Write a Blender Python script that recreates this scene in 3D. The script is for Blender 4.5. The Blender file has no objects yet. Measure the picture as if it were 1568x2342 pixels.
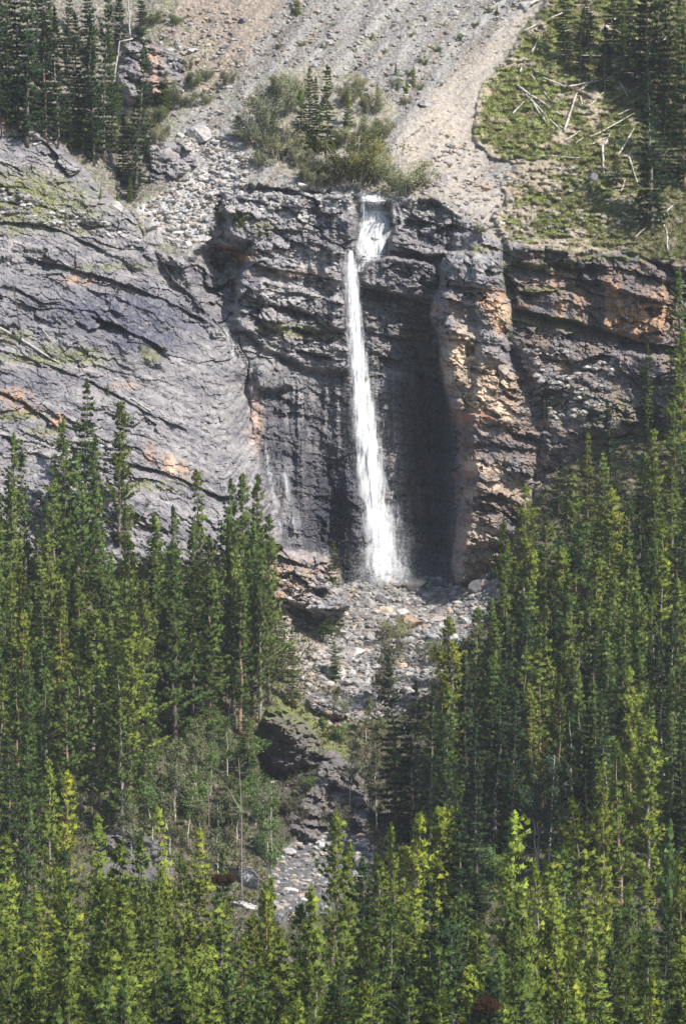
import bpy, math, random
import numpy as np
random.seed(11)
RNG = np.random.default_rng(7)
COL = bpy.context.scene.collection
CAM_Y = -500.0
S = 1e-4          # tangent of the view angle per drawing unit
F32 = np.float32

# ------------------------------------------------------------------ noise
def _h(ix, iy, seed):
    n = (ix.astype(np.int64) * 374761393 + iy.astype(np.int64) * 668265263 + seed * 2147483647 + 1013904223) & 0xFFFFFFFF
    n = ((n ^ (n >> 13)) * 1274126177) & 0xFFFFFFFF
    n = ((n ^ (n >> 16)) * 2246822519) & 0xFFFFFFFF
    return ((n ^ (n >> 15)) & 0xFFFFFF).astype(F32) / F32(0xFFFFFF)

def noise(x, y, seed=0):
    ix, iy = np.floor(x), np.floor(y)
    fx, fy = (x - ix).astype(F32), (y - iy).astype(F32)
    ix = ix.astype(np.int64); iy = iy.astype(np.int64)
    u = fx * fx * fx * (fx * (fx * 6 - 15) + 10); v = fy * fy * fy * (fy * (fy * 6 - 15) + 10)
    def g(dx, dy):
        a = _h(ix + dx, iy + dy, seed) * F32(6.28318)
        return np.cos(a) * (fx - dx) + np.sin(a) * (fy - dy)
    a = g(0, 0); b = g(1, 0); c = g(0, 1); d = g(1, 1)
    return ((a + (b - a) * u) * (1 - v) + (c + (d - c) * u) * v) * F32(1.5)

def fbm(x, y, seed=0, o=4, g=0.5):
    r = 0; a = 1.0; t = 0
    for i in range(o):
        r = r + a * noise(x * 2 ** i + 17.3 * i, y * 2 ** i - 9.1 * i, seed + i * 31)
        t += a; a *= g
    return r / t * F32(1.3)

def voronoi(x, y, seed=0):
    ix, iy = np.floor(x).astype(np.int64), np.floor(y).astype(np.int64)
    f1 = np.full(x.shape, 9, F32); f2 = np.full(x.shape, 9, F32); cid = np.zeros(x.shape, F32)
    for dx in (-1, 0, 1):
        for dy in (-1, 0, 1):
            jx, jy = ix + dx, iy + dy
            px = jx + _h(jx, jy, seed); py = jy + _h(jx, jy, seed + 77)
            d = np.hypot(px - x, py - y).astype(F32)
            c = d < f1
            f2 = np.where(c, f1, np.minimum(f2, d))
            cid = np.where(c, _h(jx, jy, seed + 155), cid)
            f1 = np.where(c, d, f1)
    return f1, f2, cid

def facets(x, y, seed, ax, ay, a0, tilt):
    """broken faces: each cell a plane set back by its own amount and tilted its own way; also the cell-edge distance"""
    ix, iy = np.floor(x).astype(np.int64), np.floor(y).astype(np.int64)
    f1 = np.full(x.shape, 9, F32); f2 = np.full(x.shape, 9, F32); out = np.zeros(x.shape, F32)
    for dx in (-1, 0, 1):
        for dy in (-1, 0, 1):
            jx, jy = ix + dx, iy + dy
            qx = x - jx - _h(jx, jy, seed); qy = y - jy - _h(jx, jy, seed + 77)
            d = np.maximum(np.abs(qx), np.abs(qy)) * F32(.6) + np.hypot(qx, qy) * F32(.4)
            c = d < f1
            f2 = np.where(c, f1, np.minimum(f2, d)); f1 = np.where(c, d, f1)
            v = a0 * (_h(jx, jy, seed + 155) - .5) + tilt * ((_h(jx, jy, seed + 211) - .5) * qx + (_h(jx, jy, seed + 307) - .62) * qy)
            out = np.where(c, v, out)
    return out, f2 - f1

def sstep(a, b, x):
    t = np.clip((x - a) / (b - a), 0, 1)
    return t * t * (3 - 2 * t)

def sdf(px, py, poly):
    """signed distance to a polygon, positive inside (-100 or less counts as far outside)"""
    p = np.array(poly, float)
    near = (px > p[:, 0].min() - 100) & (px < p[:, 0].max() + 100) & (py > p[:, 1].min() - 100) & (py < p[:, 1].max() + 100)
    out = np.full(px.shape, -100.0); out[near] = _sdf(px[near], py[near], p)
    return out

def _sdf(px, py, p):
    d = np.full(px.shape, 1e9); ins = np.zeros(px.shape, bool)
    for i in range(len(p)):
        a, b = p[i], p[(i + 1) % len(p)]
        e = b - a; wx, wy = px - a[0], py - a[1]
        t = np.clip((wx * e[0] + wy * e[1]) / max(e @ e, 1e-9), 0, 1)
        d = np.minimum(d, np.hypot(wx - t * e[0], wy - t * e[1]))
        c = ((a[1] <= py) != (b[1] <= py))
        with np.errstate(divide='ignore', invalid='ignore'):
            xi = a[0] + (py - a[1]) / (e[1] if e[1] else 1e-9) * e[0]
        ins ^= c & (px < xi)
    return np.where(ins, d, -d)

def pl(x, pts):
    p = np.array(pts, float)
    return np.interp(x, p[:, 0], p[:, 1])

def blob(X, Y, items):
    """soft union of ellipses (cx, cy, rx, ry, strength)"""
    m = np.zeros(X.shape)
    for cx, cy, rx, ry, s in items:
        m = np.maximum(m, s * np.clip(1.6 - np.hypot((X - cx) / rx, (Y - cy) / ry), 0, 1))
    return m

# ------------------------------------------------------------------ terrain depth
def axis(parts):
    out = []
    for a, b, st in parts:
        n = max(1, int(round((b - a) / st)))
        out += list(np.linspace(a, b, n, endpoint=False))
    return np.array(out + [parts[-1][1]])
gx = axis([(-1800, -600, 80), (-600, -200, 25), (-200, -40, 6), (-40, 1612, 2.25), (1612, 1770, 6), (1770, 2200, 25), (2200, 3400, 80)])
gy = axis([(-1400, -300, 50), (-300, -30, 9), (-30, 1700, 2.25), (1700, 2000, 3), (2000, 2400, 7), (2400, 2800, 20)])
NX, NY = len(gx), len(gy)
X, Y = np.meshgrid(gx, gy)
WX = X + 9 * fbm(X / 60, Y / 60, 3, 3); WY = Y + 9 * fbm(X / 60, Y / 60, 5, 3)   # warped copies for natural outlines

LIP = [(-1800, 200), (-260, 300), (0, 330), (150, 400), (300, 520), (340, 562), (400, 590), (450, 575), (482, 495), (500, 445), (560, 425), (700, 430), (830, 450), (900, 453), (1000, 460),
       (1035, 490), (1150, 558), (1300, 574), (1450, 582), (1568, 615), (1830, 680), (3400, 900)]
LIPY = [(-1800, 8), (-260, 9), (0, 9), (300, 8), (340, 4), (400, 1.5), (450, 1.5), (485, 5), (520, 6), (700, 6), (835, 8), (900, 8), (1000, 5), (1150, 3), (1300, 2), (1568, 0), (3400, -10)]
BASE = [(-1800, 1250), (560, 1250), (640, 1252), (700, 1280), (780, 1335), (900, 1326), (1040, 1345), (1120, 1315), (1180, 1200), (1250, 1090), (1350, 1020), (1450, 990), (1568, 965), (1830, 900), (3400, 950)]
TX = [-1800, -300, 0, 300, 560, 700, 800, 880, 1000, 1150, 1300, 1568, 1900, 3400]
TAB = {0: [-30, -28, -26, -20, -10, 1, 2, 3, 4, -3, -3, -6, -10, -20],
       1450: [-40, -38, -36, -32, -24, -14, -10, -10, -12, -20, -28, -34, -40, -50],
       1600: [-50, -48, -46, -42, -38, -30, -27, -26, -29, -36, -44, -50, -52, -60],
       1750: [-62, -60, -58, -54, -50, -46, -40, -40, -44, -52, -58, -64, -66, -72],
       1900: [-76, -74, -72, -68, -64, -58, -54, -54, -58, -66, -72, -78, -80, -86],
       2050: [-94, -92, -92, -86, -80, -76, -76, -76, -80, -86, -92, -96, -98, -100],
       2342: [-150] * 14, 2800: [-225] * 14}
lip0 = pl(gx, LIP)[None, :] + 0 * X
lip = lip0 + 7 * fbm(X / 30, Y * 0 + 3.3, 9, 3) + 4 * noise(X / 9, Y * 0 + 1.7, 12)
lipY = pl(gx, LIPY)[None, :]
base = pl(gx, BASE)[None, :] + 4 * fbm(X / 40, Y * 0 + 8.3, 10, 3)
row = {k: np.interp(gx, TX, v)[None, :] for k, v in TAB.items()}
baseY = row[0]
D = np.zeros(X.shape)
# open slope above the cliffs
k_up = pl(gx, [(-300, 1.3), (1000, 1.48), (1250, 1.3), (1800, 1.25)])[None, :]
lipS = pl(gx, [(-1800, 8), (300, 9.5), (520, 8.5), (1000, 5.5), (1568, 0), (3400, -10)])[None, :]
lipR = pl(gx, [(-1800, 200), (-260, 300), (0, 330), (150, 400), (300, 470), (500, 452), (560, 432), (700, 430), (830, 450), (900, 453), (1000, 470), (1150, 558), (1300, 574), (1450, 582), (1568, 615), (1830, 680), (3400, 900)])[None, :]
up = lipS + (lipR - Y) * 0.05 * k_up
lipY = lipS + (lipR - lip) * 0.05 * k_up          # the cliffs start where the slope ends
t = np.clip((Y - lip) / (base - lip), 0, 1)
wall = lipY + (baseY - lipY) * t
D = np.where(Y < lip, up, wall)
rows = [(base, baseY)] + [(np.full((1, NX), float(k)), row[k]) for k in (1450, 1600, 1750, 1900, 2050, 2342, 2800)]
for (ya, da), (yb, db) in zip(rows[:-1], rows[1:]):
    m = (Y >= ya) & (Y <= yb)
    tt = (Y - ya) / (yb - ya)
    D = np.where(m, da + (db - da) * tt, D)
above = sstep(6, -6, Y - lip)              # 1 on the open slope
ground = sstep(-4, 6, Y - base)            # 1 below the cliff foot
# broad undulation of slopes
D += above * (0.9 * fbm(X / 260, Y / 260, 21, 2) + 1.2 * fbm((X + .8 * Y) / 60, (Y - .9 * X) / 300, 22, 3))
D += ground * 2.5 * fbm(X / 200, Y / 120, 23, 3) * sstep(0, 80, Y - base)

def sheet(poly, soft, depth, top_soft=None, w=None):
    """lay a rock mass with its own depth over what is behind it"""
    global D
    s = sdf(WX, WY, poly)
    m = sstep(-soft, soft, s)
    D = D + m * (depth(s) - D)
    return m, s
def bump_sheet(poly, soft, amount):
    global D
    s = sdf(WX, WY, poly); m = sstep(-soft, soft, s)
    D = D + m * amount
    return m

# alcove behind the fall
D += 5.0 * np.exp(-((X - 980) / 52) ** 2) * sstep(640, 800, Y) * (1 - ground)
D += 2.2 * np.exp(-((X - 765) / 45) ** 2) * sstep(960, 1080, Y) * (1 - ground)
D += 2.5 * np.exp(-((X - 800) / 40) ** 2) * sstep(1265, 1310, Y) * (1 - ground)
D -= 1.6 * np.exp(-((X - 690) / 22) ** 2) * sstep(830, 900, Y) * (1 - ground)
D -= 1.8 * np.exp(-((X - (785 + (Y - 1050) * 0.16)) / 20) ** 2) * sstep(980, 1080, Y) * sstep(1300, 1250, Y)
D -= 1.2 * np.exp(-((X - 915 - (Y - 1000) * .1) / 40) ** 2) * sstep(850, 950, Y) * (1 - ground)
# stepped buttress left of the fall
bump_sheet([(505, 440), (800, 445), (812, 560), (786, 590), (795, 770), (800, 850), (700, 845), (610, 800), (570, 760), (535, 735), (545, 640), (575, 560), (520, 540)], 9, -3.0)
bump_sheet([(575, 560), (640, 535), (720, 545), (800, 580), (795, 650), (700, 640), (590, 610)], 7, -1.0)
bump_sheet([(545, 660), (600, 640), (700, 660), (795, 690), (796, 770), (690, 715), (560, 690)], 7, -1.3)
bump_sheet([(600, 745), (795, 760), (798, 860), (680, 850), (610, 810)], 10, 1.0)
bump_sheet([(430, 600), (470, 565), (545, 570), (568, 600), (545, 660), (538, 722), (500, 735), (470, 695), (440, 650)], 12, 2.6)
# chute at the head of the fall and the knob under it
bump_sheet([(820, 462), (892, 460), (900, 520), (885, 585), (850, 600), (815, 580), (812, 520)], 6, 1.8)
bump_sheet([(826, 620), (850, 600), (905, 584), (990, 605), (1005, 685), (900, 672), (850, 658), (824, 645)], 5, -2.8)
bump_sheet([(890, 520), (1020, 520), (1015, 575), (960, 585), (893, 570)], 6, -1.6)
bump_sheet([(640, 480), (760, 480), (800, 500), (800, 540), (740, 535), (650, 530)], 7, -0.8)
bump_sheet([(500, 470), (590, 470), (600, 530), (560, 570), (505, 560), (480, 530)], 6, -1.4)
bump_sheet([(585, 830), (620, 810), (655, 840), (660, 880), (620, 900), (590, 880)], 8, -2.2)
# right-hand cliff bands
for poly, am in (([(1040, 535), (1095, 525), (1150, 555), (1140, 585), (1040, 580)], -1.5),
                 ([(1165, 560), (1300, 570), (1320, 600), (1250, 606), (1165, 600)], -1.4),
                 ([(1175, 640), (1240, 660), (1300, 670), (1350, 690), (1345, 742), (1260, 728), (1180, 702)], -1.8),
                 ([(1322, 592), (1400, 575), (1480, 598), (1522, 630), (1520, 690), (1400, 660), (1330, 640)], -2.6),
                 ([(1385, 655), (1520, 680), (1515, 762), (1450, 770), (1380, 745)], -1.6)):
    bump_sheet(poly, 5, am)
bump_sheet([(1165, 760), (1460, 800), (1560, 830), (1560, 980), (1350, 990), (1260, 1050), (1215, 880)], 25, -2.5)
# pillar on the right of the alcove
PIL = [(1008, 592), (1032, 572), (1146, 585), (1152, 640), (1164, 690), (1166, 760), (1161, 800), (1186, 840), (1215, 900), (1228, 960), (1262, 1030), (1250, 1100), (1190, 1200), (1128, 1318), (1042, 1335), (1036, 1262),
       (1046, 1200), (1062, 1100), (1052, 1040), (1046, 950), (1032, 920), (1012, 880), (1006, 830), (1001, 760), (986, 720), (990, 680), (1004, 640)]
pilD = -2.2 - 0.0035 * (Y - 580) + 0.012 * np.maximum(0, X - 1150)
mPIL, sPIL = sheet(PIL, 5, lambda s: (pilD + 3.0 * (1 - sstep(0, 42, s)) ** 2) * sstep(1250, 1130, X) + (D - .4) * sstep(1130, 1250, X))
bump_sheet([(1075, 560), (1100, 800), (1085, 870), (1075, 1000), (1085, 1080), (1062, 1250), (1200, 1250), (1230, 1000), (1165, 800), (1150, 570)], 8, -1.3)
bump_sheet([(1060, 790), (1085, 790), (1085, 815), (1062, 818)], 4, 2.0)
# great slab on the left
SLAB = [(-1800, -400), (-300, 30), (0, 205), (60, 262), (150, 345), (240, 440), (300, 482), (338, 560), (400, 640), (481, 732), (545, 790), (572, 838), (566, 890), (585, 1016), (614, 1116), (643, 1224), (652, 1262),
        (560, 1330), (-300, 1330), (-1800, 1330)]
slabD = -3 + 0.026 * (np.clip(X, -300, 600) - 572) - 0.034 * (Y - 840)
mSL, sSL = sheet(SLAB, 5, lambda s: slabD + (.8 + 4.2 * sstep(760, 900, Y)) * (1 - sstep(0, 80, s)) ** 2)
D = np.where((sSL < 0) & (sSL > -90) & (Y > 480) & (Y < 1010), np.minimum(D, slabD + 1.6 + 3.8 * sstep(760, 900, Y) + 0.07 * np.abs(sSL)), D)    # broken ground fills the corner beside the slab
# rock shelf at the foot of the slab
SHELF = [(560, 1250), (650, 1252), (700, 1262), (752, 1272), (776, 1305), (784, 1345), (800, 1385), (750, 1420), (640, 1400), (560, 1380)]
mSH, sSH = sheet(SHELF, 6, lambda s: -9 - 0.05 * (Y - 1260) + 3 * (1 - sstep(0, 40, s)) ** 2)
# outcrops in the gully
OUT1 = [(588, 1660), (612, 1625), (650, 1618), (700, 1648), (730, 1690), (748, 1722), (722, 1762), (650, 1792), (598, 1775), (585, 1710)]
mO1, sO1 = sheet(OUT1, 6, lambda s: -44 - 0.016 * (1790 - Y) + 4 * (1 - sstep(0, 60, s)) ** 2 + 1.2 * sstep(1745, 1785, Y) + 2.4 * fbm(X / 30, Y / 22, 26, 3))
OUT2 = [(728, 1728), (760, 1715), (800, 1745), (835, 1790), (840, 1900), (700, 1920), (660, 1900), (690, 1830), (725, 1790)]
mO2 = bump_sheet(OUT2, 16, -2.6 + 2.2 * fbm(X / 40, Y / 30, 24, 3)); mO2 = mO2 * sstep(-.5, .1, fbm(X / 34, Y / 22, 25, 3) + .25)
bump_sheet([(600, 1778), (650, 1796), (720, 1768), (745, 1800), (690, 1860), (610, 1850)], 16, 0.8)
OUT3 = [(695, 1590), (740, 1585), (785, 1610), (790, 1645), (765, 1660), (730, 1640), (700, 1620)]
mO3, sO3 = sheet(OUT3, 6, lambda s: -33 - 0.03 * (Y - 1600) + 3 * (1 - sstep(0, 22, s)) ** 2 + 3.5 * sstep(1628, 1650, Y))
OUT4 = [(230, 1900), (300, 1905), (360, 1960), (400, 2060), (560, 2080), (590, 2010), (540, 1960), (480, 1960), (430, 1940), (380, 1905), (330, 1890)]
mO4, sO4 = sheet([(225, 1915), (300, 1900), (370, 1925), (400, 2000), (340, 2060), (240, 2060)], 8, lambda s: D - 1.0 + 1.5 * fbm(X / 40, Y / 20, 29, 3))
# turf sheet standing proud of the scree
TURF = [(3400, -1400), (1430, -1400), (1340, -300), (1238, 5), (1152, 140), (1104, 188), (1078, 280), (1088, 330), (1122, 362), (1185, 372), (1142, 420), (1155, 470), (1125, 500), (1165, 560), (1300, 578), (1450, 588), (1600, 620), (3400, 900)]
mTU = bump_sheet(TURF, 4, -0.9)
# crag and debris in the upper left ravine
CRAG = [(295, 95), (345, 100), (400, 115), (425, 150), (420, 190), (370, 235), (300, 240), (262, 215), (268, 150)]
mCR, sCR = sheet(CRAG, 8, lambda s: up - 3.0 + 2.2 * (1 - sstep(0, 30, s)) + 1.8 * fbm(X / 26, Y / 20, 27, 3))
CRAG2 = [(338, 320), (390, 318), (440, 345), (455, 380), (400, 410), (345, 415)]
mC2, sC2 = sheet(CRAG2, 6, lambda s: up - 2.0 + 1.2 * fbm(X / 30, Y / 22, 28, 3))
D += 3.0 * np.exp(-(((X - 262 - (Y - 220) * .1) / 26) ** 2)) * sstep(-100, 100, Y) * sstep(470, 420, Y)

rock = np.clip(1 - above - ground, 0, 1)
for m in (mPIL, mSL, mSH, mO1, mO2, mO3, mO4, mCR, mC2):
    rock = np.maximum(rock, m)
BANK = [(640, 1380), (760, 1400), (742, 1440), (722, 1500), (735, 1570), (800, 1650), (790, 1690), (715, 1640), (665, 1560), (640, 1480)]
bank = sstep(-10, 10, sdf(WX, WY, BANK))
FAN = [(312, 478), (400, 420), (480, 372), (420, 330), (430, 300), (500, 300), (600, 375), (560, 420), (500, 460), (490, 520), (420, 575), (345, 540)]
fan = sstep(-8, 8, sdf(WX, WY, FAN)) * (1 - mSL)
# bedding
wl = mSL * sstep(640, 480, X)
f_left = pl(X, [(-1800, -300), (-300, -60), (0, 0), (157, 37), (255, 66), (365, 106), (481, 164), (572, 250), (660, 330)])
wr = sstep(1130, 1180, X)
f_mid = 0.2 * (X - 560)
f_right = 128 + 0.2 * (X - 1150)
bed = Y - (wl * f_left + (1 - wl) * (wr * f_right + (1 - wr) * f_mid))
bed = bed + 6 * fbm(X / 90, Y / 60, 41, 3)
def strata(lam, amp, seed, warp=0.8):
    q = bed / lam + warp * fbm(X / 220, Y / 130, seed, 3)
    k = np.floor(q); f = q - k
    a = _h(k, k * 0 + 3, seed) * np.clip(0.5 + 1.1 * noise(X / 95, k * 5.31, seed + 5), 0, 1.3)
    return amp * a * (1 - f) ** 1.3
smooth = blob(X, Y, [(500, 1000, 130, 190, .8), (420, 880, 150, 90, .7), (250, 880, 150, 60, .5)])
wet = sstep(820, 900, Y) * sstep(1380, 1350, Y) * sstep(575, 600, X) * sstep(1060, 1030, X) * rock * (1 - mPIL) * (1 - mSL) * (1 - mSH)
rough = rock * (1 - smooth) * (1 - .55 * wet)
slabby = 1 - .55 * wl
broken = sstep(-.35, .35, fbm(X / 150, bed / 60, 55, 3))      # some beds massive, some shattered
rd = strata(84, 2.4, 51) * (1 - .5 * wl) * (1 - .5 * mPIL) + strata(34, 1.2, 52) * (1 - .3 * wl) * (.35 + .65 * broken) + strata(13, 0.5, 53) * broken * slabby
wob = fbm(X / 26, Y / 26, 61, 3)
fa, ea = facets(X / 46 + .3 * wob, bed / 27 + .3 * wob, 62, 0, 0, 2.0, 2.2)
rd += fa * (.35 + .65 * broken) * (1 - .45 * wl) + .7 * (1 - sstep(0.0, 0.07, ea)) * broken * (1 - .6 * wl)
fa, ea = facets(X / 19 + .25 * wob, bed / 12 + .25 * wob, 64, 0, 0, .75, 1.2)
rd += fa * (.4 + .6 * broken) * (1 - .4 * wl) + .28 * (1 - sstep(0.0, 0.10, ea)) * broken * (1 - .7 * wl)
fa, ea = facets(X / 8.5 + .2 * wob, bed / 6 + .2 * wob, 66, 0, 0, .26, .5)
rd += fa * (.6 + .4 * broken) * (1 - .3 * wl)
rd += 0.5 * fbm(X / 70, bed / 40, 65, 3) + 0.12 * fbm(X / 9, Y / 7, 66, 3) + 1.2 * fbm(X / 130, Y / 90, 72, 2)
# named ledges of the slab (lines in drawing units: depth of undercut, fade below)
def ledge(pts, a, fade, x0, x1, thick=4):
    yl = pl(X, pts) + 3.5 * fbm(X / 25, X * 0 + a, 71, 3)
    dy = Y - yl
    on = sstep(x0 - 15, x0 + 15, X) * sstep(x1 + 15, x1 - 15, X)
    return on * a * sstep(-1.5, 1.5, dy) * np.clip(1 - dy / fade, 0, 1) ** 1.2
led = ledge([(0, 508), (90, 512), (157, 535), (240, 575)], 1.6, 26, -300, 235)
led += ledge([(0, 575), (157, 612), (255, 640), (365, 680), (481, 740)], 1.8, 40, 60, 470)
led += ledge([(0, 458), (100, 470), (180, 500)], 1.0, 20, -300, 190)
led += ledge([(-300, 690), (0, 722), (109, 751), (175, 758), (255, 776), (320, 794), (378, 826)], -2.4, 70, -300, 380)
led += ledge([(200, 720), (260, 740), (320, 770), (380, 800)], 2.6, 34, 215, 375)
led += ledge([(0, 800), (100, 830), (205, 872), (260, 900), (345, 948), (430, 985)], 1.1, 30, -300, 420)
led += ledge([(0, 895), (60, 925), (125, 970)], 1.4, 30, -300, 125)
led += ledge([(250, 1050), (300, 1061), (370, 1078), (430, 1103), (500, 1135)], 2.0, 26, 240, 520)
D += mSL * led * (.45 + .5 * sstep(-.3, .4, fbm(X / 60, Y / 60, 73, 2)))
cl = ledge([(545, 686), (640, 700), (690, 712), (790, 757)], 1.3, 22, 545, 795) + ledge([(595, 610), (707, 627), (786, 645)], 1.0, 18, 590, 790)
cl += ledge([(820, 655), (900, 672), (990, 696)], 2.2, 60, 825, 1000) + ledge([(830, 757), (990, 786)], 1.0, 40, 840, 995)
cl += ledge([(600, 745), (790, 762)], 0.9, 16, 640, 798) + ledge([(1180, 706), (1352, 746), (1459, 782), (1560, 795)], 3.0, 40, 1180, 1560)
cl += ledge([(1165, 604), (1320, 640), (1420, 655)], 1.2, 22, 1170, 1340)
D += (1 - mSL) * (1 - mPIL) * cl
D += mPIL * (ledge([(990, 648), (1165, 668)], 1.0, 22, 990, 1165) + ledge([(1000, 770), (1060, 776), (1080, 790)], 1.6, 26, 1000, 1090) + ledge([(1070, 945), (1190, 965)], -1.0, 30, 1060, 1200)
             + ledge([(1040, 1010), (1220, 1030)], 0.8, 24, 1040, 1230) + ledge([(1050, 1160), (1220, 1180)], 0.9, 24, 1050, 1220))
D += rough * rd + rock * wet * (0.7 * fbm(X / 22, Y / 120, 67, 4) + .3 * fbm(X / 9, Y / 25, 68, 3)) + rock * (smooth + .5 * wet) * .5 * facets(X / 14 + .3 * wob, Y / 10 + .15 * X / 10, 75, 0, 0, .5, .8)[0] + rock * smooth * (.15 * fbm(X / 9, bed / 14, 69, 4) + 0.5 * fbm(X / 50, Y / 40, 70, 3))
# loose ground
loose = (1 - rock)
D += loose * above * (0.30 * fbm(X / 16, Y / 12, 81, 4) + .12 * noise(X / 5, Y / 4, 82) + .9 * fbm((X * .6 + .8 * Y) / 22, (Y * .6 - .8 * X) / 200, 86, 4))
D += loose * above * mTU * (0.8 * fbm(X / 22, Y / 10, 83, 3))
D += loose * ground * (1.0 * fbm(X / 24, Y / 11, 84, 4))
f1, f2, cid3 = voronoi(X / 15, Y / 9, 85)
D += (bank + fan * .7) * (1 - rock) * ((cid3 - .5) * 1.1 + .5 * f1)
D = D.astype(np.float64)
DIST = D - CAM_Y
PX = (X - 784) * S * DIST; PZ = (1171 - Y) * S * DIST

def depth(x, y):
    i = np.clip(np.searchsorted(gx, x) - 1, 0, NX - 2); j = np.clip(np.searchsorted(gy, y) - 1, 0, NY - 2)
    u = (x - gx[i]) / (gx[i + 1] - gx[i]); v = (y - gy[j]) / (gy[j + 1] - gy[j])
    return (D[j, i] * (1 - u) + D[j, i + 1] * u) * (1 - v) + (D[j + 1, i] * (1 - u) + D[j + 1, i + 1] * u) * v
def world(x, y, dY=0.0, Yabs=None):
    d = (depth(x, y) + dY if Yabs is None else Yabs) - CAM_Y
    return np.array([(x - 784) * S * d, d + CAM_Y, (1171 - y) * S * d])

# ------------------------------------------------------------------ colours of the ground
def c3(r, g, b): return np.array([r, g, b])
C = np.zeros(X.shape + (3,)) + c3(.20, .19, .198)
def mixc(mask, col):
    global C
    m = np.clip(mask, 0, 1)[..., None]
    C = C * (1 - m) + c3(*col) * m
n1 = fbm(X / 60, Y / 40, 91, 4); n2 = fbm(X / 18, Y / 12, 92, 4); n3 = fbm(X / 7, bed / 5, 93, 3); nst = fbm(X / 260, bed / 12, 94, 4); nv = fbm(X / 13, Y / 110, 95, 4)
mixc(sstep(0, .6, nst) * .8, (.33, .31, .315)); mixc(sstep(.05, .5, -nst) * .75, (.105, .10, .125))
mixc(sstep(.0, .5, n1) * .5, (.29, .27, .275)); mixc(sstep(.1, .5, -n1) * .55, (.105, .10, .13))
mixc(sstep(.1, .6, n2) * .5, (.33, .30, .28)); mixc(sstep(.15, .6, -n2) * .5, (.11, .105, .12))
# shade of the slab's steep wall painted into the rock colour
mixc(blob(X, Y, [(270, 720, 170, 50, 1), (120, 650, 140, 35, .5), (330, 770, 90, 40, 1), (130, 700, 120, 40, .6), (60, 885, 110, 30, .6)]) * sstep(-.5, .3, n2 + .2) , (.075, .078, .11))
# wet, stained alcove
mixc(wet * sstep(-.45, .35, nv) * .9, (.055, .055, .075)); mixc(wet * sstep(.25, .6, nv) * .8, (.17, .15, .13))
mixc(wet * blob(X, Y, [(765, 1180, 60, 140, .95), (990, 1050, 60, 320, .9), (625, 930, 25, 60, .6), (650, 1010, 50, 50, .5), (960, 900, 70, 120, .6), (700, 1100, 40, 120, .5)]), (.022, .025, .042))  # wet rock turned near-black, with shadow of the alcove corners painted in
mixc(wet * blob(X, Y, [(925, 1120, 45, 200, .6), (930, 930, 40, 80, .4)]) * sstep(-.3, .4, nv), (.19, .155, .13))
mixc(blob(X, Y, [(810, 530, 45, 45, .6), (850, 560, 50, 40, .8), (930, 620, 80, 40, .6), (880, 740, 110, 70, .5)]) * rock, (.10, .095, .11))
pale = sstep(-.1, .35, n2 + .5 * n3)
# dark weathered right-hand cliff
mixc(rock * sstep(1150, 1185, X) * (1 - mPIL) * sstep(-.5, .3, n1 + .3) * .55, (.125, .10, .095))
mixc(rock * blob(X, Y, [(1420, 620, 100, 40, .9), (1220, 585, 70, 20, .5), (1260, 690, 70, 26, .5)]), (.085, .082, .10))
mixc(rock * sstep(1170, 1200, X) * (1 - mPIL) * sstep(-.2, .4, n1 + .5 * n2) * .75, (.20, .145, .11))
# ochre, cream and rust patches
och = [(1125, 690, 34, 24, .9), (1142, 722, 22, 34, 1), (1055, 720, 14, 12, .6), (1035, 700, 12, 20, .6), (1290, 628, 26, 14, .7), (1330, 690, 30, 30, .5), (1400, 700, 24, 60, .85), (1470, 725, 62, 40, 1), (1510, 700, 16, 50, .8), (1280, 712, 9, 26, .8), (1262, 655, 14, 18, .5),
       (1285, 838, 12, 14, .8), (1450, 770, 60, 12, .6), (515, 570, 26, 12, .7), (560, 585, 24, 10, .9), (545, 595, 12, 10, .8), (650, 625, 70, 8, .5), (180, 640, 34, 12, .5), (30, 905, 36, 16, .6), (60, 935, 30, 12, .6), (135, 965, 16, 18, .8), (385, 1062, 14, 22, .7), (420, 1075, 9, 20, .7), (345, 1040, 14, 24, .4),
       (450, 1092, 14, 16, .4), (585, 960, 14, 60, .55), (640, 760, 22, 16, .3), (650, 1330, 60, 50, .6), (700, 1320, 60, 40, .5), (345, 140, 24, 30, .5), (360, 195, 30, 26, .6), (20, 270, 24, 28, .6), (290, 880, 30, 10, .3), (660, 1715, 40, 10, .45)]
mixc(blob(X, Y, och) * sstep(-.5, .1, n2 + .4 * n3), (.46, .27, .15))
cream = [(1055, 805, 30, 46, 1), (1045, 850, 34, 30, .8), (1125, 915, 54, 62, 1), (1110, 880, 46, 40, .9), (1160, 930, 24, 40, .8), (1078, 1062, 26, 22, .8), (1075, 900, 40, 50, .4), (1120, 1075, 30, 16, .7), (1130, 1135, 60, 30, .7), (1090, 1215, 34, 40, .5), (1100, 1290, 40, 30, .4), (1150, 720, 14, 26, .7), (395, 1066, 10, 22, .6)]
mixc(blob(X, Y, cream) * sstep(-.8, -.3, n2 + .4 * n3), (.62, .48, .345))
mixc(mPIL * sstep(760, 900, Y) * sstep(-.4, .3, n1) * .75, (.24, .175, .135))
mixc(blob(X, Y, [(1110, 978, 60, 30, .8), (1150, 905, 28, 16, .8), (1070, 1100, 40, 14, .8), (1130, 1030, 80, 20, .7), (1100, 1190, 60, 14, .6), (1140, 1000, 60, 20, .5), (1110, 1155, 50, 16, .8), (1075, 1010, 30, 30, .6), (1180, 1000, 40, 60, .5)]) * sstep(-.4, .1, n2) * mPIL, (.085, .055, .055))
mixc(blob(X, Y, [(1075, 955, 50, 9, .9), (1060, 1085, 22, 8, .9), (535, 582, 16, 7, .8), (1000, 708, 12, 12, .8)]) * sstep(-.4, .2, n2), (.34, .13, .07))
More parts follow.
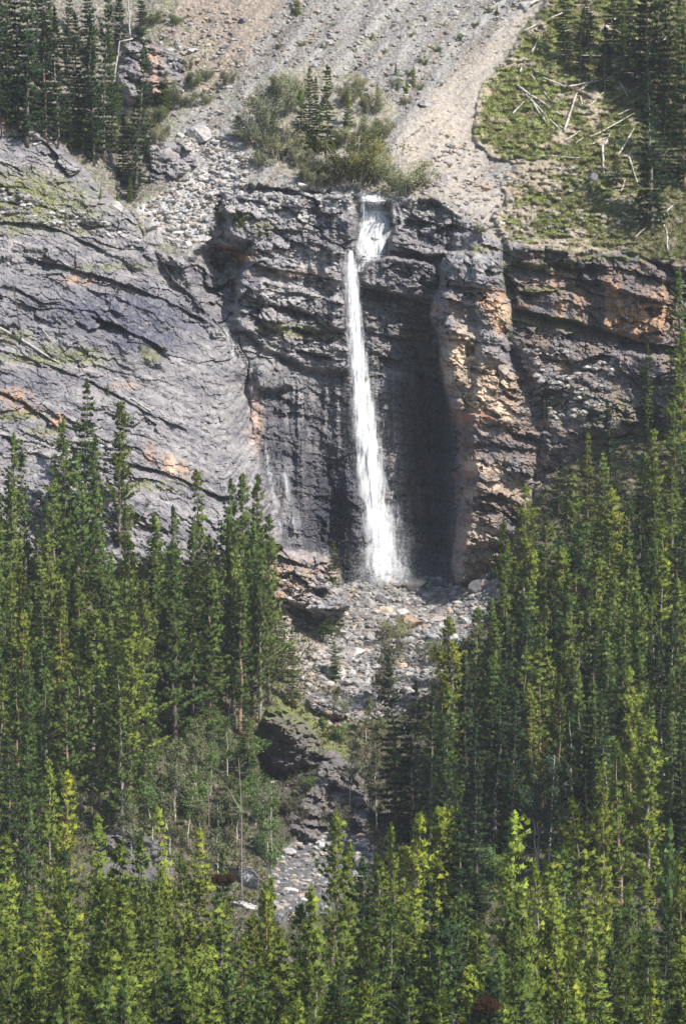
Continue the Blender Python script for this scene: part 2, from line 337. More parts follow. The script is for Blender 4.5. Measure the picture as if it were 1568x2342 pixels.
mixc(blob(X, Y, [(1430, 710, 100, 60, .75)]) * sstep(.15, .45, fbm(X / 6, Y / 90, 96, 3)), (.09, .085, .10))
# pale washed rock at the head of the fall and the notch; sunlight on the buttress painted in pale
mixc(blob(X, Y, [(690, 665, 120, 26, .6), (720, 725, 90, 20, .6), (700, 595, 90, 20, .4), (690, 800, 90, 30, .4), (1080, 600, 60, 24, .4), (700, 470, 130, 34, .8), (900, 470, 60, 20, .7), (980, 475, 50, 18, .7), (420, 545, 90, 30, .7), (560, 440, 60, 20, .5), (575, 980, 18, 120, .35), (520, 760, 26, 40, .5), (590, 835, 30, 12, .5), (740, 1340, 50, 30, .7), (700, 1270, 60, 12, .5)]) * pale * rock, (.46, .44, .43))
mixc(mO1 + .9 * mO2, (.125, .112, .108)); mixc((mO1 + mO2) * sstep(.1, .5, n2) * .7, (.17, .15, .14))
mixc(mO1 * blob(X, Y, [(650, 1715, 40, 12, .7)]) * sstep(0, .4, nv), (.32, .2, .13))
mixc(mO2 * blob(X, Y, [(760, 1820, 40, 40, .7)]) * sstep(-.2, .4, n2), (.24, .19, .155))
mixc(mO3, (.14, .125, .13)); mixc(mO4, (.13, .125, .115))
rockC = C.copy()
# scree and soil
sc = np.zeros(X.shape + (3,)) + c3(.172, .163, .154)
def mixs(mask, col):
    m = np.clip(mask, 0, 1)[..., None]
    sc[:] = sc * (1 - m) + c3(*col) * m
streak = fbm((X + .75 * Y) / 34, (Y - .75 * X) / 260, 97, 4)
mixs(sstep(0, .4, streak) * .8, (.28, .265, .252)); mixs(sstep(.02, .4, -streak) * .85, (.135, .115, .095))
mixs(sstep(-22, 22, sdf(WX, WY, [(370, -300), (640, -300), (650, 10), (560, 150), (480, 230), (380, 250), (350, 60)]) + 16 * n1), (.225, .175, .135))
chute = sstep(-26, 26, sdf(WX, WY, [(1240, 0), (1150, 60), (1060, 150), (960, 250), (915, 330), (930, 420), (1060, 470), (1130, 560), (1160, 500), (1110, 380), (1080, 300), (1110, 190), (1160, 140)]))
mixs(chute * .85, (.315, .275, .23)); mixs(chute * sstep(.0, .5, streak) * .5, (.33, .29, .26))
mixs(blob(X, Y, [(1010, 290, 40, 70, .8), (960, 330, 40, 50, .6)]), (.38, .325, .27))
mixs(sstep(.25, .6, n1) * sstep(.2, .5, n2 + .3) * .8 * (1 - chute), (.12, .13, .055))
mixs((sdf(WX, WY, [(560, 330), (560, 240), (620, 170), (700, 150), (830, 180), (900, 240), (860, 330), (960, 400), (960, 450), (760, 440), (640, 390)]) > -6) * sstep(-.5, .2, n2), (.21, .19, .13))
mixs(blob(X, Y, [(370, 120, 60, 20, .7), (330, 40, 60, 30, .8), (420, 180, 70, 30, .6), (450, 130, 40, 30, .5), (470, 220, 60, 30, .5)]) * sstep(-.3, .2, n2), (.12, .15, .045))
mixs(sstep(420, 300, X + 40 * n1 - .1 * Y) * .9, (.10, .09, .065)); mixs(sstep(470, 380, X) * sstep(.05, .4, n1) * .7, (.11, .12, .05)); mixs(sstep(420, 330, X) * sstep(.25, .5, -n2) * .8, (.25, .22, .19))
mixs(fan, (.43, .42, .415)); mixs(fan * sstep(0, .4, n2) * .6, (.50, .48, .47)); mixs(fan * sstep(.05, .4, -n3) * .6, (.22, .21, .215))
mixs(sstep(-.1, .3, noise(X / 5.5, Y / 4.5, 98)) * .35, (.45, .43, .42))
# turf
tf = np.zeros(X.shape + (3,)) + c3(.135, .145, .045)
m_ = sstep(-.2, .35, fbm(X / 40, Y / 16, 101, 4) + .5 * blob(X, Y, [(1180, 260, 90, 160, 1), (1200, 120, 60, 60, .8)]))[..., None]; tf = tf * (1 - m_) + c3(.175, .205, .05) * m_
m_ = sstep(-.1, .35, fbm(X / 50, Y / 14, 102, 4))[..., None] * .85; tf = tf * (1 - m_) + c3(.15, .125, .07) * m_
m_ = sstep(.1, .45, fbm(X / 24, Y / 8, 103, 4))[..., None] * .75; tf = tf * (1 - m_) + c3(.085, .10, .03) * m_
bare = sstep(.12, .4, .35 * sstep(26, 0, sdf(WX, WY, TURF) + 12 * n2) + fbm(X / 60, Y / 26, 104, 4) + 1.3 * blob(X, Y, [(1190, 400, 70, 30, .7), (1170, 500, 50, 30, .5), (1240, 330, 60, 20, .2), (1330, 250, 60, 40, .2), (1170, 140, 30, 10, .8), (1300, 560, 120, 14, .4), (1250, 420, 60, 14, .4)]) - .08)
m_ = bare[..., None] * .85; tf = tf * (1 - m_) + c3(.34, .28, .215) * m_
dk = sstep(1420, 1560, X + .25 * (Y - 250))[..., None] * .7; tf = tf * (1 - dk) + c3(.10, .09, .05) * dk
# forest floor
ff = np.zeros(X.shape + (3,)) + c3(.085, .075, .045)
m_ = sstep(-.1, .5, n1)[..., None]; ff = ff * (1 - m_) + c3(.08, .095, .03) * m_
m_ = (sstep(.05, .5, n2) * .7)[..., None]; ff = ff * (1 - m_) + c3(.18, .14, .11) * m_
bk = np.zeros(X.shape + (3,)) + c3(.26, .215, .185)
m_ = sstep(0, .5, n2)[..., None]; bk = bk * (1 - m_) + c3(.36, .30, .25) * m_
m_ = (sstep(.1, .5, -n1) * .8)[..., None]; bk = bk * (1 - m_) + c3(.13, .115, .095) * m_
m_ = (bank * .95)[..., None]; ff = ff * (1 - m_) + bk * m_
BED = [(770, 1345), (850, 1315), (1000, 1322), (1060, 1342), (1150, 1320), (1135, 1400), (1060, 1460), (1010, 1560), (910, 1640), (800, 1650), (728, 1570), (712, 1490), (735, 1430)]
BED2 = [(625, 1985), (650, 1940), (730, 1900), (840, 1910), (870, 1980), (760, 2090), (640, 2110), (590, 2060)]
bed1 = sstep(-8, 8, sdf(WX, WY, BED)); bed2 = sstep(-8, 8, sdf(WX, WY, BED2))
sb = np.zeros(X.shape + (3,)) + c3(.19, .182, .178)
m_ = sstep(0, .4, n3)[..., None] * .7; sb = sb * (1 - m_) + c3(.42, .40, .385) * m_
m_ = sstep(.0, .4, -n2)[..., None] * .6; sb = sb * (1 - m_) + c3(.16, .15, .145) * m_
m_ = (blob(X, Y, [(920, 1430, 70, 30, .9), (1000, 1420, 40, 30, .8)]) * .8)[..., None]; sb = sb * (1 - m_) + c3(.25, .205, .165) * m_
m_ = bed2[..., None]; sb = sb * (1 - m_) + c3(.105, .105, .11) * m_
m_ = (blob(X, Y, [(720, 1840, 150, 110, 1), (700, 1780, 120, 60, .8)]) * .85)[..., None]; ff = ff * (1 - m_) + c3(.05, .043, .036) * m_  # shade of the trees over the gully painted into the soil colour
# put together; class per vertex
cls = np.zeros(X.shape, int)
nonrock = rock < .5
cls[nonrock & (Y < base)] = 1
sTU = sdf(WX, WY, TURF) + 16 * n2 + 9 * n3 - 2
cls[nonrock & (Y < base) & (sTU > 0)] = 2
cls[nonrock & (Y >= base - 3)] = 4
cls[nonrock & (Y >= base - 12) & ((bed1 > .5) | (bed2 > .5))] = 3
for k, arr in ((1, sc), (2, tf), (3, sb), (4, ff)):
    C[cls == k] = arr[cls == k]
# moss and grass on rock ledges
gm = blob(X, Y, [(50, 450, 120, 50, .8), (110, 480, 110, 40, .6), (60, 420, 80, 30, .5), (160, 460, 60, 40, .5), (20, 520, 60, 20, .5), (150, 820, 90, 16, .6), (60, 480, 80, 22, .9), (140, 500, 80, 14, .8), (40, 430, 70, 16, .6), (120, 420, 60, 14, .5), (200, 530, 60, 8, .6), (30, 770, 40, 14, .6), (60, 820, 70, 10, .6), (120, 800, 30, 12, .5), (200, 805, 22, 8, .9), (350, 812, 24, 16, .7), (30, 950, 60, 10, .7), (110, 985, 40, 10, .6),
                 (350, 1110, 60, 10, .7), (660, 755, 60, 9, .9), (720, 768, 60, 7, .7), (640, 745, 26, 8, .7), (280, 470, 40, 8, .4), (330, 520, 20, 14, .4), (540, 500, 30, 20, .5), (600, 520, 20, 16, .6), (1100, 570, 40, 8, .9), (1260, 610, 60, 7, .8), (1160, 620, 12, 40, .6), (1240, 665, 60, 6, .7), (1250, 735, 120, 9, .6),
                 (1340, 760, 60, 10, .5), (1290, 905, 60, 14, .6), (1420, 590, 120, 8, .6), (1380, 940, 90, 30, .4), (690, 1325, 18, 10, .8), (640, 1600, 40, 30, .4), (260, 612, 110, 5, .7)])
cliff_grass = gm * sstep(-.45, .05, n2 + .3 * n3) * (cls == 0)
mixc(cliff_grass, (.17, .18, .05))
cap = np.maximum(mO1 * sstep(30, 8, sO1) * sstep(1705, 1640, Y), blob(X, Y, [(720, 1640, 70, 34, .8), (770, 1700, 50, 30, .7), (650, 1620, 60, 22, .9)]) * (ground > .5))
mixc(cap * sstep(-.5, .1, n2) * ((cls == 4) | (mO1 > .3)), (.15, .17, .045))
mixc(np.clip(fbm(X / 4, Y / 3.5, 110, 2), 0, 1) * .25, (.5, .48, .46)); mixc(np.clip(-fbm(X / 4, Y / 3.5, 110, 2), 0, 1) * .3, (.05, .05, .05))
C[cls == 0] *= 1.0
C = np.clip(C, .01, .8)
# ------------------------------------------------------------------ helpers for objects
def mesh_np(name, verts, faces, mat, col=None, parent=None, smooth=False, link=True, nrm=None):
    """faces: int array (n,3) or (n,4); col: per-vertex colours"""
    me = bpy.data.meshes.new(name)
    v = np.ascontiguousarray(verts, dtype=F32); f = np.ascontiguousarray(faces, dtype=np.int32)
    k = f.shape[1]
    me.vertices.add(len(v)); me.vertices.foreach_set('co', v.ravel())
    me.loops.add(f.size); me.loops.foreach_set('vertex_index', f.ravel())
    me.polygons.add(len(f)); me.polygons.foreach_set('loop_start', np.arange(0, f.size, k, dtype=np.int32))
    me.polygons.foreach_set('use_smooth', np.full(len(f), smooth))
    me.update(calc_edges=True)
    if col is not None:
        a = me.attributes.new('Col', 'FLOAT_COLOR', 'POINT')
        a.data.foreach_set('color', np.concatenate([col, np.ones((len(col), 1))], 1).astype(F32).ravel())
    me.materials.append(mat)
    if nrm is not None: me.normals_split_custom_set_from_vertices(nrm.astype(F32).tolist())
    if not link: return me
    o = bpy.data.objects.new(name, me); COL.objects.link(o)
    if parent is not None: o.parent = parent
    return o

def tag(o, label=None, cat=None, group=None, kind=None):
    if label: o['label'] = label
    if cat: o['category'] = cat
    if group: o['group'] = group
    if kind: o['kind'] = kind
    return o

def mat_base(name):
    m = bpy.data.materials.new(name); m.use_nodes = True
    nt = m.node_tree; nt.nodes.clear()
    out = nt.nodes.new('ShaderNodeOutputMaterial')
    return m, nt, out
def nd(nt, kind, **kw):
    n = nt.nodes.new(kind)
    for k, v in kw.items(): setattr(n, k, v)
    return n
def mixrgb(nt, mode, fac, a, b):
    n = nd(nt, 'ShaderNodeMix', data_type='RGBA', blend_type=mode)
    for s, v in ((n.inputs[0], fac), (n.inputs[6], a), (n.inputs[7], b)):
        if hasattr(v, 'is_output'): nt.links.new(v, s)
        else: s.default_value = v
    return n.outputs[2]

def ground_material(name, scale, bump, rough=.85, speck=.35):
    m, nt, out = mat_base(name)
    at = nd(nt, 'ShaderNodeAttribute', attribute_name='Col'); tc = nd(nt, 'ShaderNodeTexCoord')
    n = nd(nt, 'ShaderNodeTexNoise'); n.inputs['Scale'].default_value = scale; n.inputs['Detail'].default_value = 6; n.inputs['Roughness'].default_value = .65
    nt.links.new(tc.outputs['Object'], n.inputs['Vector'])
    r = nd(nt, 'ShaderNodeMapRange'); r.inputs[1].default_value = .3; r.inputs[2].default_value = .7; r.inputs[3].default_value = 1 - speck; r.inputs[4].default_value = 1 + speck
    nt.links.new(n.outputs['Fac'], r.inputs[0])
    col = mixrgb(nt, 'MULTIPLY', 1.0, at.outputs['Color'], r.outputs[0])
    b = nd(nt, 'ShaderNodeBump'); b.inputs['Strength'].default_value = 1.0; b.inputs['Distance'].default_value = bump
    nt.links.new(n.outputs['Fac'], b.inputs['Height'])
    p = nd(nt, 'ShaderNodeBsdfPrincipled'); p.inputs['Roughness'].default_value = rough; p.inputs['Specular IOR Level'].default_value = .25
    nt.links.new(col, p.inputs['Base Color']); nt.links.new(b.outputs[0], p.inputs['Normal']); nt.links.new(p.outputs[0], out.inputs[0])
    return m
M_ROCK = ground_material('layered_limestone', 1.6, .35, .8, .28)
M_SCREE = ground_material('scree_gravel', 3.0, .25, .9, .3)
M_TURF = ground_material('mountain_turf', 2.2, .3, .95, .4)
M_BED = ground_material('stream_gravel', 2.5, .3, .8, .3)
M_FLOOR = ground_material('forest_soil', 1.8, .3, .95, .4)

P3 = np.stack([PX, D, PZ], -1)
idx = np.arange(NX * NY).reshape(NY, NX)
quads = np.stack([idx[:-1, :-1], idx[1:, :-1], idx[1:, 1:], idx[:-1, 1:]], -1).reshape(-1, 4)
fcls = cls[:-1, :-1].reshape(-1)
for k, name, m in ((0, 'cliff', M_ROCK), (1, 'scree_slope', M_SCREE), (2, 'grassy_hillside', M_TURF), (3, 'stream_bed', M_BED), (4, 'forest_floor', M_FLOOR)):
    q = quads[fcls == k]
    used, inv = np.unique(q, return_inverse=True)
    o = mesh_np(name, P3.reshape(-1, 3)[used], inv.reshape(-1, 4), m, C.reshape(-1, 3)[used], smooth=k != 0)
    tag(o, kind='structure')
# valley ground that carries the camera, out to the horizon
vx, vy = np.meshgrid(np.linspace(-6000, 6000, 81), np.linspace(-6000, -215, 81))
vz = -47.5 + 1.5 * fbm(vx / 90, vy / 90, 7, 3)
vi = np.arange(81 * 81).reshape(81, 81)
mesh_np('ground', np.stack([vx, vy, vz], -1).reshape(-1, 3), np.stack([vi[:-1, :-1], vi[:-1, 1:], vi[1:, 1:], vi[1:, :-1]], -1).reshape(-1, 4), M_FLOOR,
        np.tile(c3(.07, .08, .035), (81 * 81, 1)))['kind'] = 'structure'

# ------------------------------------------------------------------ camera, sun, sky
cam = bpy.data.cameras.new('camera'); cam.sensor_fit = 'VERTICAL'; cam.sensor_height = 24; cam.sensor_width = 24
cam.lens = 12 / (0.1171); cam.clip_start = 1; cam.clip_end = 20000
co = bpy.data.objects.new('camera', cam); COL.objects.link(co); co.location = (0, CAM_Y, 0); co.rotation_euler = (math.pi / 2, 0, 0)
bpy.context.scene.camera = co
SUN_AZ, SUN_EL = 46, 47      # degrees right of the line behind the camera, above the horizon
sx, sy, sz = math.sin(math.radians(SUN_AZ)) * math.cos(math.radians(SUN_EL)), -math.cos(math.radians(SUN_AZ)) * math.cos(math.radians(SUN_EL)), math.sin(math.radians(SUN_EL))
from mathutils import Vector
sl = bpy.data.lights.new('sun', 'SUN'); sl.energy = 4.7; sl.angle = math.radians(.5); sl.color = (1, .94, .84)
so = bpy.data.objects.new('sun', sl); COL.objects.link(so); so.rotation_euler = Vector((sx, sy, sz)).to_track_quat('Z', 'Y').to_euler()
w = bpy.data.worlds.new('World'); bpy.context.scene.world = w; w.use_nodes = True
nt = w.node_tree; bg = nt.nodes['Background']; sky = nt.nodes.new('ShaderNodeTexSky'); sky.sky_type = 'NISHITA'; sky.sun_disc = False
sky.sun_elevation = math.radians(SUN_EL); sky.sun_rotation = math.atan2(sx, sy); sky.air_density = 1.0; sky.dust_density = .6
nt.links.new(sky.outputs[0], bg.inputs[0]); bg.inputs[1].default_value = .115
vs = bpy.context.scene.view_settings; vs.view_transform = 'Standard'; vs.look = 'None'; vs.exposure = 0.78; vs.gamma = 1
cy = bpy.context.scene.cycles; cy.max_bounces = 6; cy.diffuse_bounces = 3; cy.transparent_max_bounces = 40; cy.transmission_bounces = 4; cy.use_denoising = True
# thin summer haze
hv = np.array([(x, y, z) for x in (-700, 700) for y in (-560, 400) for z in (-60, 190)], float)
hm, hnt, hout = mat_base('haze'); hp = nd(hnt, 'ShaderNodeVolumePrincipled'); hp.inputs['Color'].default_value = (.86, .91, 1, 1); hp.inputs['Density'].default_value = .00007; hnt.links.new(hp.outputs[0], hout.inputs['Volume'])
hz = mesh_np('haze', hv, np.array([(0, 1, 3, 2), (4, 6, 7, 5), (0, 4, 5, 1), (2, 3, 7, 6), (0, 2, 6, 4), (1, 5, 7, 3)]), hm); hz['kind'] = 'stuff'


# ------------------------------------------------------------------ tree meshes (unit: metres, one tree about 18 m)
def foliage_material(name, sat=1.0):
    m, nt, out = mat_base(name)
    oi = nd(nt, 'ShaderNodeObjectInfo'); at = nd(nt, 'ShaderNodeAttribute', attribute_name='Col')
    col = mixrgb(nt, 'MULTIPLY', 1.0, oi.outputs['Color'], at.outputs['Color'])
    d = nd(nt, 'ShaderNodeBsdfDiffuse'); t = nd(nt, 'ShaderNodeBsdfTranslucent'); mx = nd(nt, 'ShaderNodeMixShader'); mx.inputs[0].default_value = .42
    nt.links.new(col, d.inputs[0]); nt.links.new(col, t.inputs[0]); nt.links.new(d.outputs[0], mx.inputs[1]); nt.links.new(t.outputs[0], mx.inputs[2]); nt.links.new(mx.outputs[0], out.inputs[0])
    return m
def plain_material(name, col, rough=.9, scale=6, speck=.4, use_obj=False):
    m, nt, out = mat_base(name)
    tc = nd(nt, 'ShaderNodeTexCoord'); n = nd(nt, 'ShaderNodeTexNoise'); n.inputs['Scale'].default_value = scale; n.inputs['Detail'].default_value = 5
    nt.links.new(tc.outputs['Object'], n.inputs['Vector'])
    r = nd(nt, 'ShaderNodeMapRange'); r.inputs[1].default_value = .3; r.inputs[2].default_value = .7; r.inputs[3].default_value = 1 - speck; r.inputs[4].default_value = 1 + speck
    nt.links.new(n.outputs['Fac'], r.inputs[0])
    a = (*col, 1)
    if use_obj: a = nd(nt, 'ShaderNodeObjectInfo').outputs['Color']
    c = mixrgb(nt, 'MULTIPLY', 1.0, a, r.outputs[0])
    p = nd(nt, 'ShaderNodeBsdfPrincipled'); p.inputs['Roughness'].default_value = rough; p.inputs['Specular IOR Level'].default_value = .2
    b = nd(nt, 'ShaderNodeBump'); b.inputs['Distance'].default_value = .08; nt.links.new(n.outputs['Fac'], b.inputs['Height']); nt.links.new(b.outputs[0], p.inputs['Normal'])
    nt.links.new(c, p.inputs['Base Color']); nt.links.new(p.outputs[0], out.inputs[0])
    return m
M_NEEDLE = foliage_material('needles'); M_LEAF = foliage_material('leaves')
M_BARK = plain_material('conifer_bark', (.20, .165, .135), use_obj=True); M_DEAD = plain_material('weathered_grey_wood', (.22, .19, .165), speck=.3); M_ASPENBARK = plain_material('pale_aspen_bark', (.40, .36, .30))
M_BOULDER = plain_material('boulder_stone', (.3, .29, .28), scale=1.4, speck=.3, use_obj=True)

def tube(pts, rad, n=6):
    """tapered tube along points -> verts, quads"""
    pts = np.array(pts, float); V = []; Q = []
    for i, p in enumerate(pts):
        t = pts[min(i + 1, len(pts) - 1)] - pts[max(i - 1, 0)]; t = t / (np.linalg.norm(t) + 1e-9)
        a = np.cross(t, (0.31, .95, .05) if abs(t[1]) < .9 else (1, 0, 0)); a /= np.linalg.norm(a) + 1e-9; b = np.cross(t, a)
        for k in range(n):
            th = 2 * math.pi * k / n
            V.append(p + rad[i] * (a * math.cos(th) + b * math.sin(th)))
    for i in range(len(pts) - 1):
        for k in range(n):
            Q.append((i * n + k, i * n + (k + 1) % n, (i + 1) * n + (k + 1) % n, (i + 1) * n + k))
    c0 = len(V); V.append(pts[0]); V.append(pts[-1]); L = (len(pts) - 1) * n
    for k in range(n):
        Q.append((c0, (k + 1) % n, k, k)); Q.append((c0 + 1, L + k, L + (k + 1) % n, L + (k + 1) % n))
    return np.array(V), np.array(Q)
def join(parts):
    V = []; Q = []; o = 0
    for v, q in parts:
        V.append(v); Q.append(q + o); o += len(v)
    return np.concatenate(V), np.concatenate(Q)
def tris_from_quads(q):
    a = q[:, [0, 1, 2]]; b = q[:, [0, 2, 3]]
    b = b[(b[:, 1] != b[:, 2]) & (b[:, 0] != b[:, 2])]
    a = a[(a[:, 0] != a[:, 1]) & (a[:, 1] != a[:, 2])]
    return np.concatenate([a, b])

def sprays(cent, dirs, n, L, W, spread, rng, tint, scat):
    """n thin leaf or needle blades round each centre -> verts, tris, colours"""
    m = len(cent)
    c = np.repeat(cent, n, 0) + rng.normal(0, scat, (m * n, 3))
    d = np.repeat(dirs, n, 0) + rng.normal(0, spread, (m * n, 3)); d /= np.linalg.norm(d, axis=1, keepdims=True) + 1e-9
    s = np.cross(d, rng.normal(0, 1, (m * n, 3))); s /= np.linalg.norm(s, axis=1, keepdims=True) + 1e-9
    l = L * rng.uniform(.6, 1.3, (m * n, 1)); w_ = W * rng.uniform(.6, 1.3, (m * n, 1))
    v = np.stack([c - d * l * .35 - s * w_ * .25, c + s * w_ * .5 + d * l * .1, c + d * l * .65, c - s * w_ * .5 + d * l * .05], 1).reshape(-1, 3)
    b = np.arange(m * n)[:, None] * 4
    f = np.concatenate([b + [[0, 1, 2]], b + [[0, 2, 3]]])
    col = np.repeat(tint, n, 0) * rng.uniform(.88, 1.12, (m * n, 1))
    return v, f, np.repeat(col, 4, 0)

OCT = np.array([(1, 0, 0), (-.5, .87, 0), (-.5, -.87, 0), (0, 0, 1.5), (0, 0, -.9)]); OCF = np.array([(0, 1, 3), (1, 2, 3), (2, 0, 3), (1, 0, 4), (2, 1, 4), (0, 2, 4)])
def tufts(cent, dirs, size, n, L, W, spread, rng, tint, scat):
    """dense needle tufts: a ragged core of short shoots with needle sprays round it"""
    m = len(cent); up = dirs; s1 = np.cross(up, rng.normal(0, 1, (m, 3))); s1 /= np.linalg.norm(s1, axis=1, keepdims=True) + 1e-9; s2 = np.cross(up, s1)
    sz = size * rng.uniform(.65, 1.35, (m, 1, 1)); o = OCT[None] * rng.uniform(.6, 1.4, (m, 5, 1))
    cv = (cent[:, None] + sz * (o[..., :1] * s1[:, None] + o[..., 1:2] * s2[:, None] + o[..., 2:] * up[:, None])).reshape(-1, 3)
    cf = (OCF[None] + (np.arange(m) * 5)[:, None, None]).reshape(-1, 3); cc = np.repeat(tint, 5, 0) * rng.uniform(.85, 1.1, (m * 5, 1))
    v, f, c = sprays(cent, dirs, n, L, W, spread, rng, tint, scat)
    return np.concatenate([cv, v]), np.concatenate([cf, f + len(cv)]), np.concatenate([cc, c])

def orient(v, f, nrm):
    n = np.cross(v[f[:, 1]] - v[f[:, 0]], v[f[:, 2]] - v[f[:, 0]]); bad = (n * nrm[f[:, 0]]).sum(1) < 0
    f = f.copy(); f[bad] = f[bad][:, ::-1]; return f
def crown_normals(v, f, rng, up=.35, noise_=.35):
    """foliage shades as a mass: normals lean outward from the stem"""
    n = v * np.array([1, 1, 0]); n /= np.linalg.norm(n, axis=1, keepdims=True) + .15
    n = n + np.array([0, 0, up]) + rng.normal(0, noise_, v.shape); n /= np.linalg.norm(n, axis=1, keepdims=True) + 1e-9
    return n, orient(v, f, n)
def conifer(kind, seed, H=18.0):
    rng = np.random.default_rng(seed)
    if kind == 'pine':       # clumpy, ragged spire, bare lower trunk
        b0, R, dz, nb, size, n, L, W, spread, scat = rng.uniform(.05, .22), rng.uniform(1.8, 2.4), .42, 6, .155, 12, .40, .06, .5, .09
    elif kind == 'spruce':   # dense narrow dark spire with drooping layers
        b0, R, dz, nb, size, n, L, W, spread, scat = rng.uniform(.03, .08), rng.uniform(1.7, 2.25), .44, 8, .14, 11, .34, .06, .42, .08
    else:                    # young fir, short and regular
        b0, R, dz, nb, size, n, L, W, spread, scat = .03, 1.9, .34, 7, .12, 11, .32, .07, .5, .09
    lean = rng.normal(0, .012, 2); wob = rng.normal(0, .10, (9, 2)); wob[0] = 0
    def axis_at(z):
        t = z / H * 8; i = min(int(t), 7); u = t - i
        xy = wob[i] * (1 - u) + wob[i + 1] * u
        return np.array([xy[0] + lean[0] * z, xy[1] + lean[1] * z, z])
    zs = np.linspace(0, H, 14)
    trunk = [tube([axis_at(z) for z in zs], [max(.025, .17 * (1.0 - z / H) ** .8 + (.06 if z == 0 else 0)) for z in zs], 7)]
    cents, dirs, tint = [], [], []
    z = H * b0; gs = rng.uniform(0, 100)
    side = rng.uniform(.6, 1.2, 8); bites = [(rng.uniform(0, H), rng.integers(0, 8)) for _ in range(5)]
    while z < H - .12:
        t = (z - H * b0) / (H * (1 - b0))
        if kind == 'pine':
            prof = R * min(1, (t + .12) * 4) * (1 - t) ** .70 + .05
            prof *= .78 + .45 * noise(np.array([z * .55 + gs]), np.array([gs]), seed)[0] + rng.normal(0, .2)
        elif kind == 'spruce':
            prof = R * (1 - t) ** .80 * min(1, .6 + t * 3.2) + .06
            prof *= .92 + .45 * noise(np.array([z * .6 + gs]), np.array([gs]), seed)[0] + rng.normal(0, .2)
        else:
            prof = R * (1 - t) ** .95 + .10; prof *= 1 + rng.normal(0, .1)
        prof = max(.10, prof); a0 = rng.uniform(0, 6.28); wt = rng.uniform(.88, 1.12)
        for k in range(nb):
            if rng.random() < (.24 if kind == 'pine' else .12): continue
            az = (a0 + 6.283 * k / nb + rng.normal(0, .25)) % 6.283; ln = prof * rng.uniform(.5, 1.22) * (side[int(az / .7855) % 8] if kind == 'pine' else 1)
            if any(abs(z - bz) < .9 and int(az / .7855) % 8 in (bk_, (bk_ + 1) % 8) for bz, bk_ in bites): ln *= .45
            rise = {'pine': .15 + .75 * t, 'spruce': -.45 + .85 * t ** 1.5, 'fir': -.12 + .6 * t}[kind]
            tip_up = {'pine': .38, 'spruce': .24, 'fir': .15}[kind]
            o = axis_at(z); h = np.array([math.cos(az), math.sin(az), 0])
            br = wt * rng.uniform(.82, 1.18); tn = np.array([br, br, br])
            q = rng.random()
            if q < .0006: tn = np.array([2.0, .75, .5])
            elif kind == 'pine' and q < .05: tn = np.array([1.35, 1.2, 1.0]) * br
            npt = max(1, int(round(ln / .26)))
            for j in range(npt):
                u = (j + 1) / npt
                if u < .3 and ln > .9 and kind == 'pine': continue
                if u < .25 and ln > .8: continue
                p = o + h * ln * u + np.array([0, 0, ln * (rise * u + tip_up * u * u)]) + rng.normal(0, .05, 3)
                dd = h * .8 + np.array([0, 0, rise + 2 * tip_up * u + (.4 if kind == 'pine' else 0)]) + rng.normal(0, .2, 3)
                cents.append(p); dirs.append(dd / np.linalg.norm(dd)); tint.append(tn * (1 + .3 * (u - .65)))
            if ln > .7: trunk.append(tube([o, o + h * ln * .6 + np.array([0, 0, ln * rise * .6])], [.03, .012], 3))
        z += dz * rng.uniform(.5, 1.6)
    for zz in np.arange(H * .95, H + .35, .16):
        cents.append(axis_at(min(zz, H)) + (0, 0, max(0, zz - H))); dirs.append(np.array([0, 0, 1.0])); tint.append(np.array([1.15, 1.15, 1]))
    if kind != 'fir':        # dead twigs under the crown
        for q in range(30 if kind == 'pine' else 8):
            zz = rng.uniform(.08 * H, max(.12, b0 + .15) * H); az = rng.uniform(0, 6.28); ln = rng.uniform(.3, 1.1); o = axis_at(zz)
            trunk.append(tube([o, o + np.array([math.cos(az) * ln, math.sin(az) * ln, -.25 * ln])], [.022, .008], 3))
    v, f, c = tufts(np.array(cents), np.array(dirs), size, n, L, W, spread, rng, np.array(tint), scat); nr, f = crown_normals(v, f, rng)
    tv, tq = join(trunk)
    return (mesh_np('crown', v, f, M_NEEDLE, c, link=False, smooth=True, nrm=nr), mesh_np('trunk', tv, tris_from_quads(tq), M_BARK, link=False, smooth=True), H)

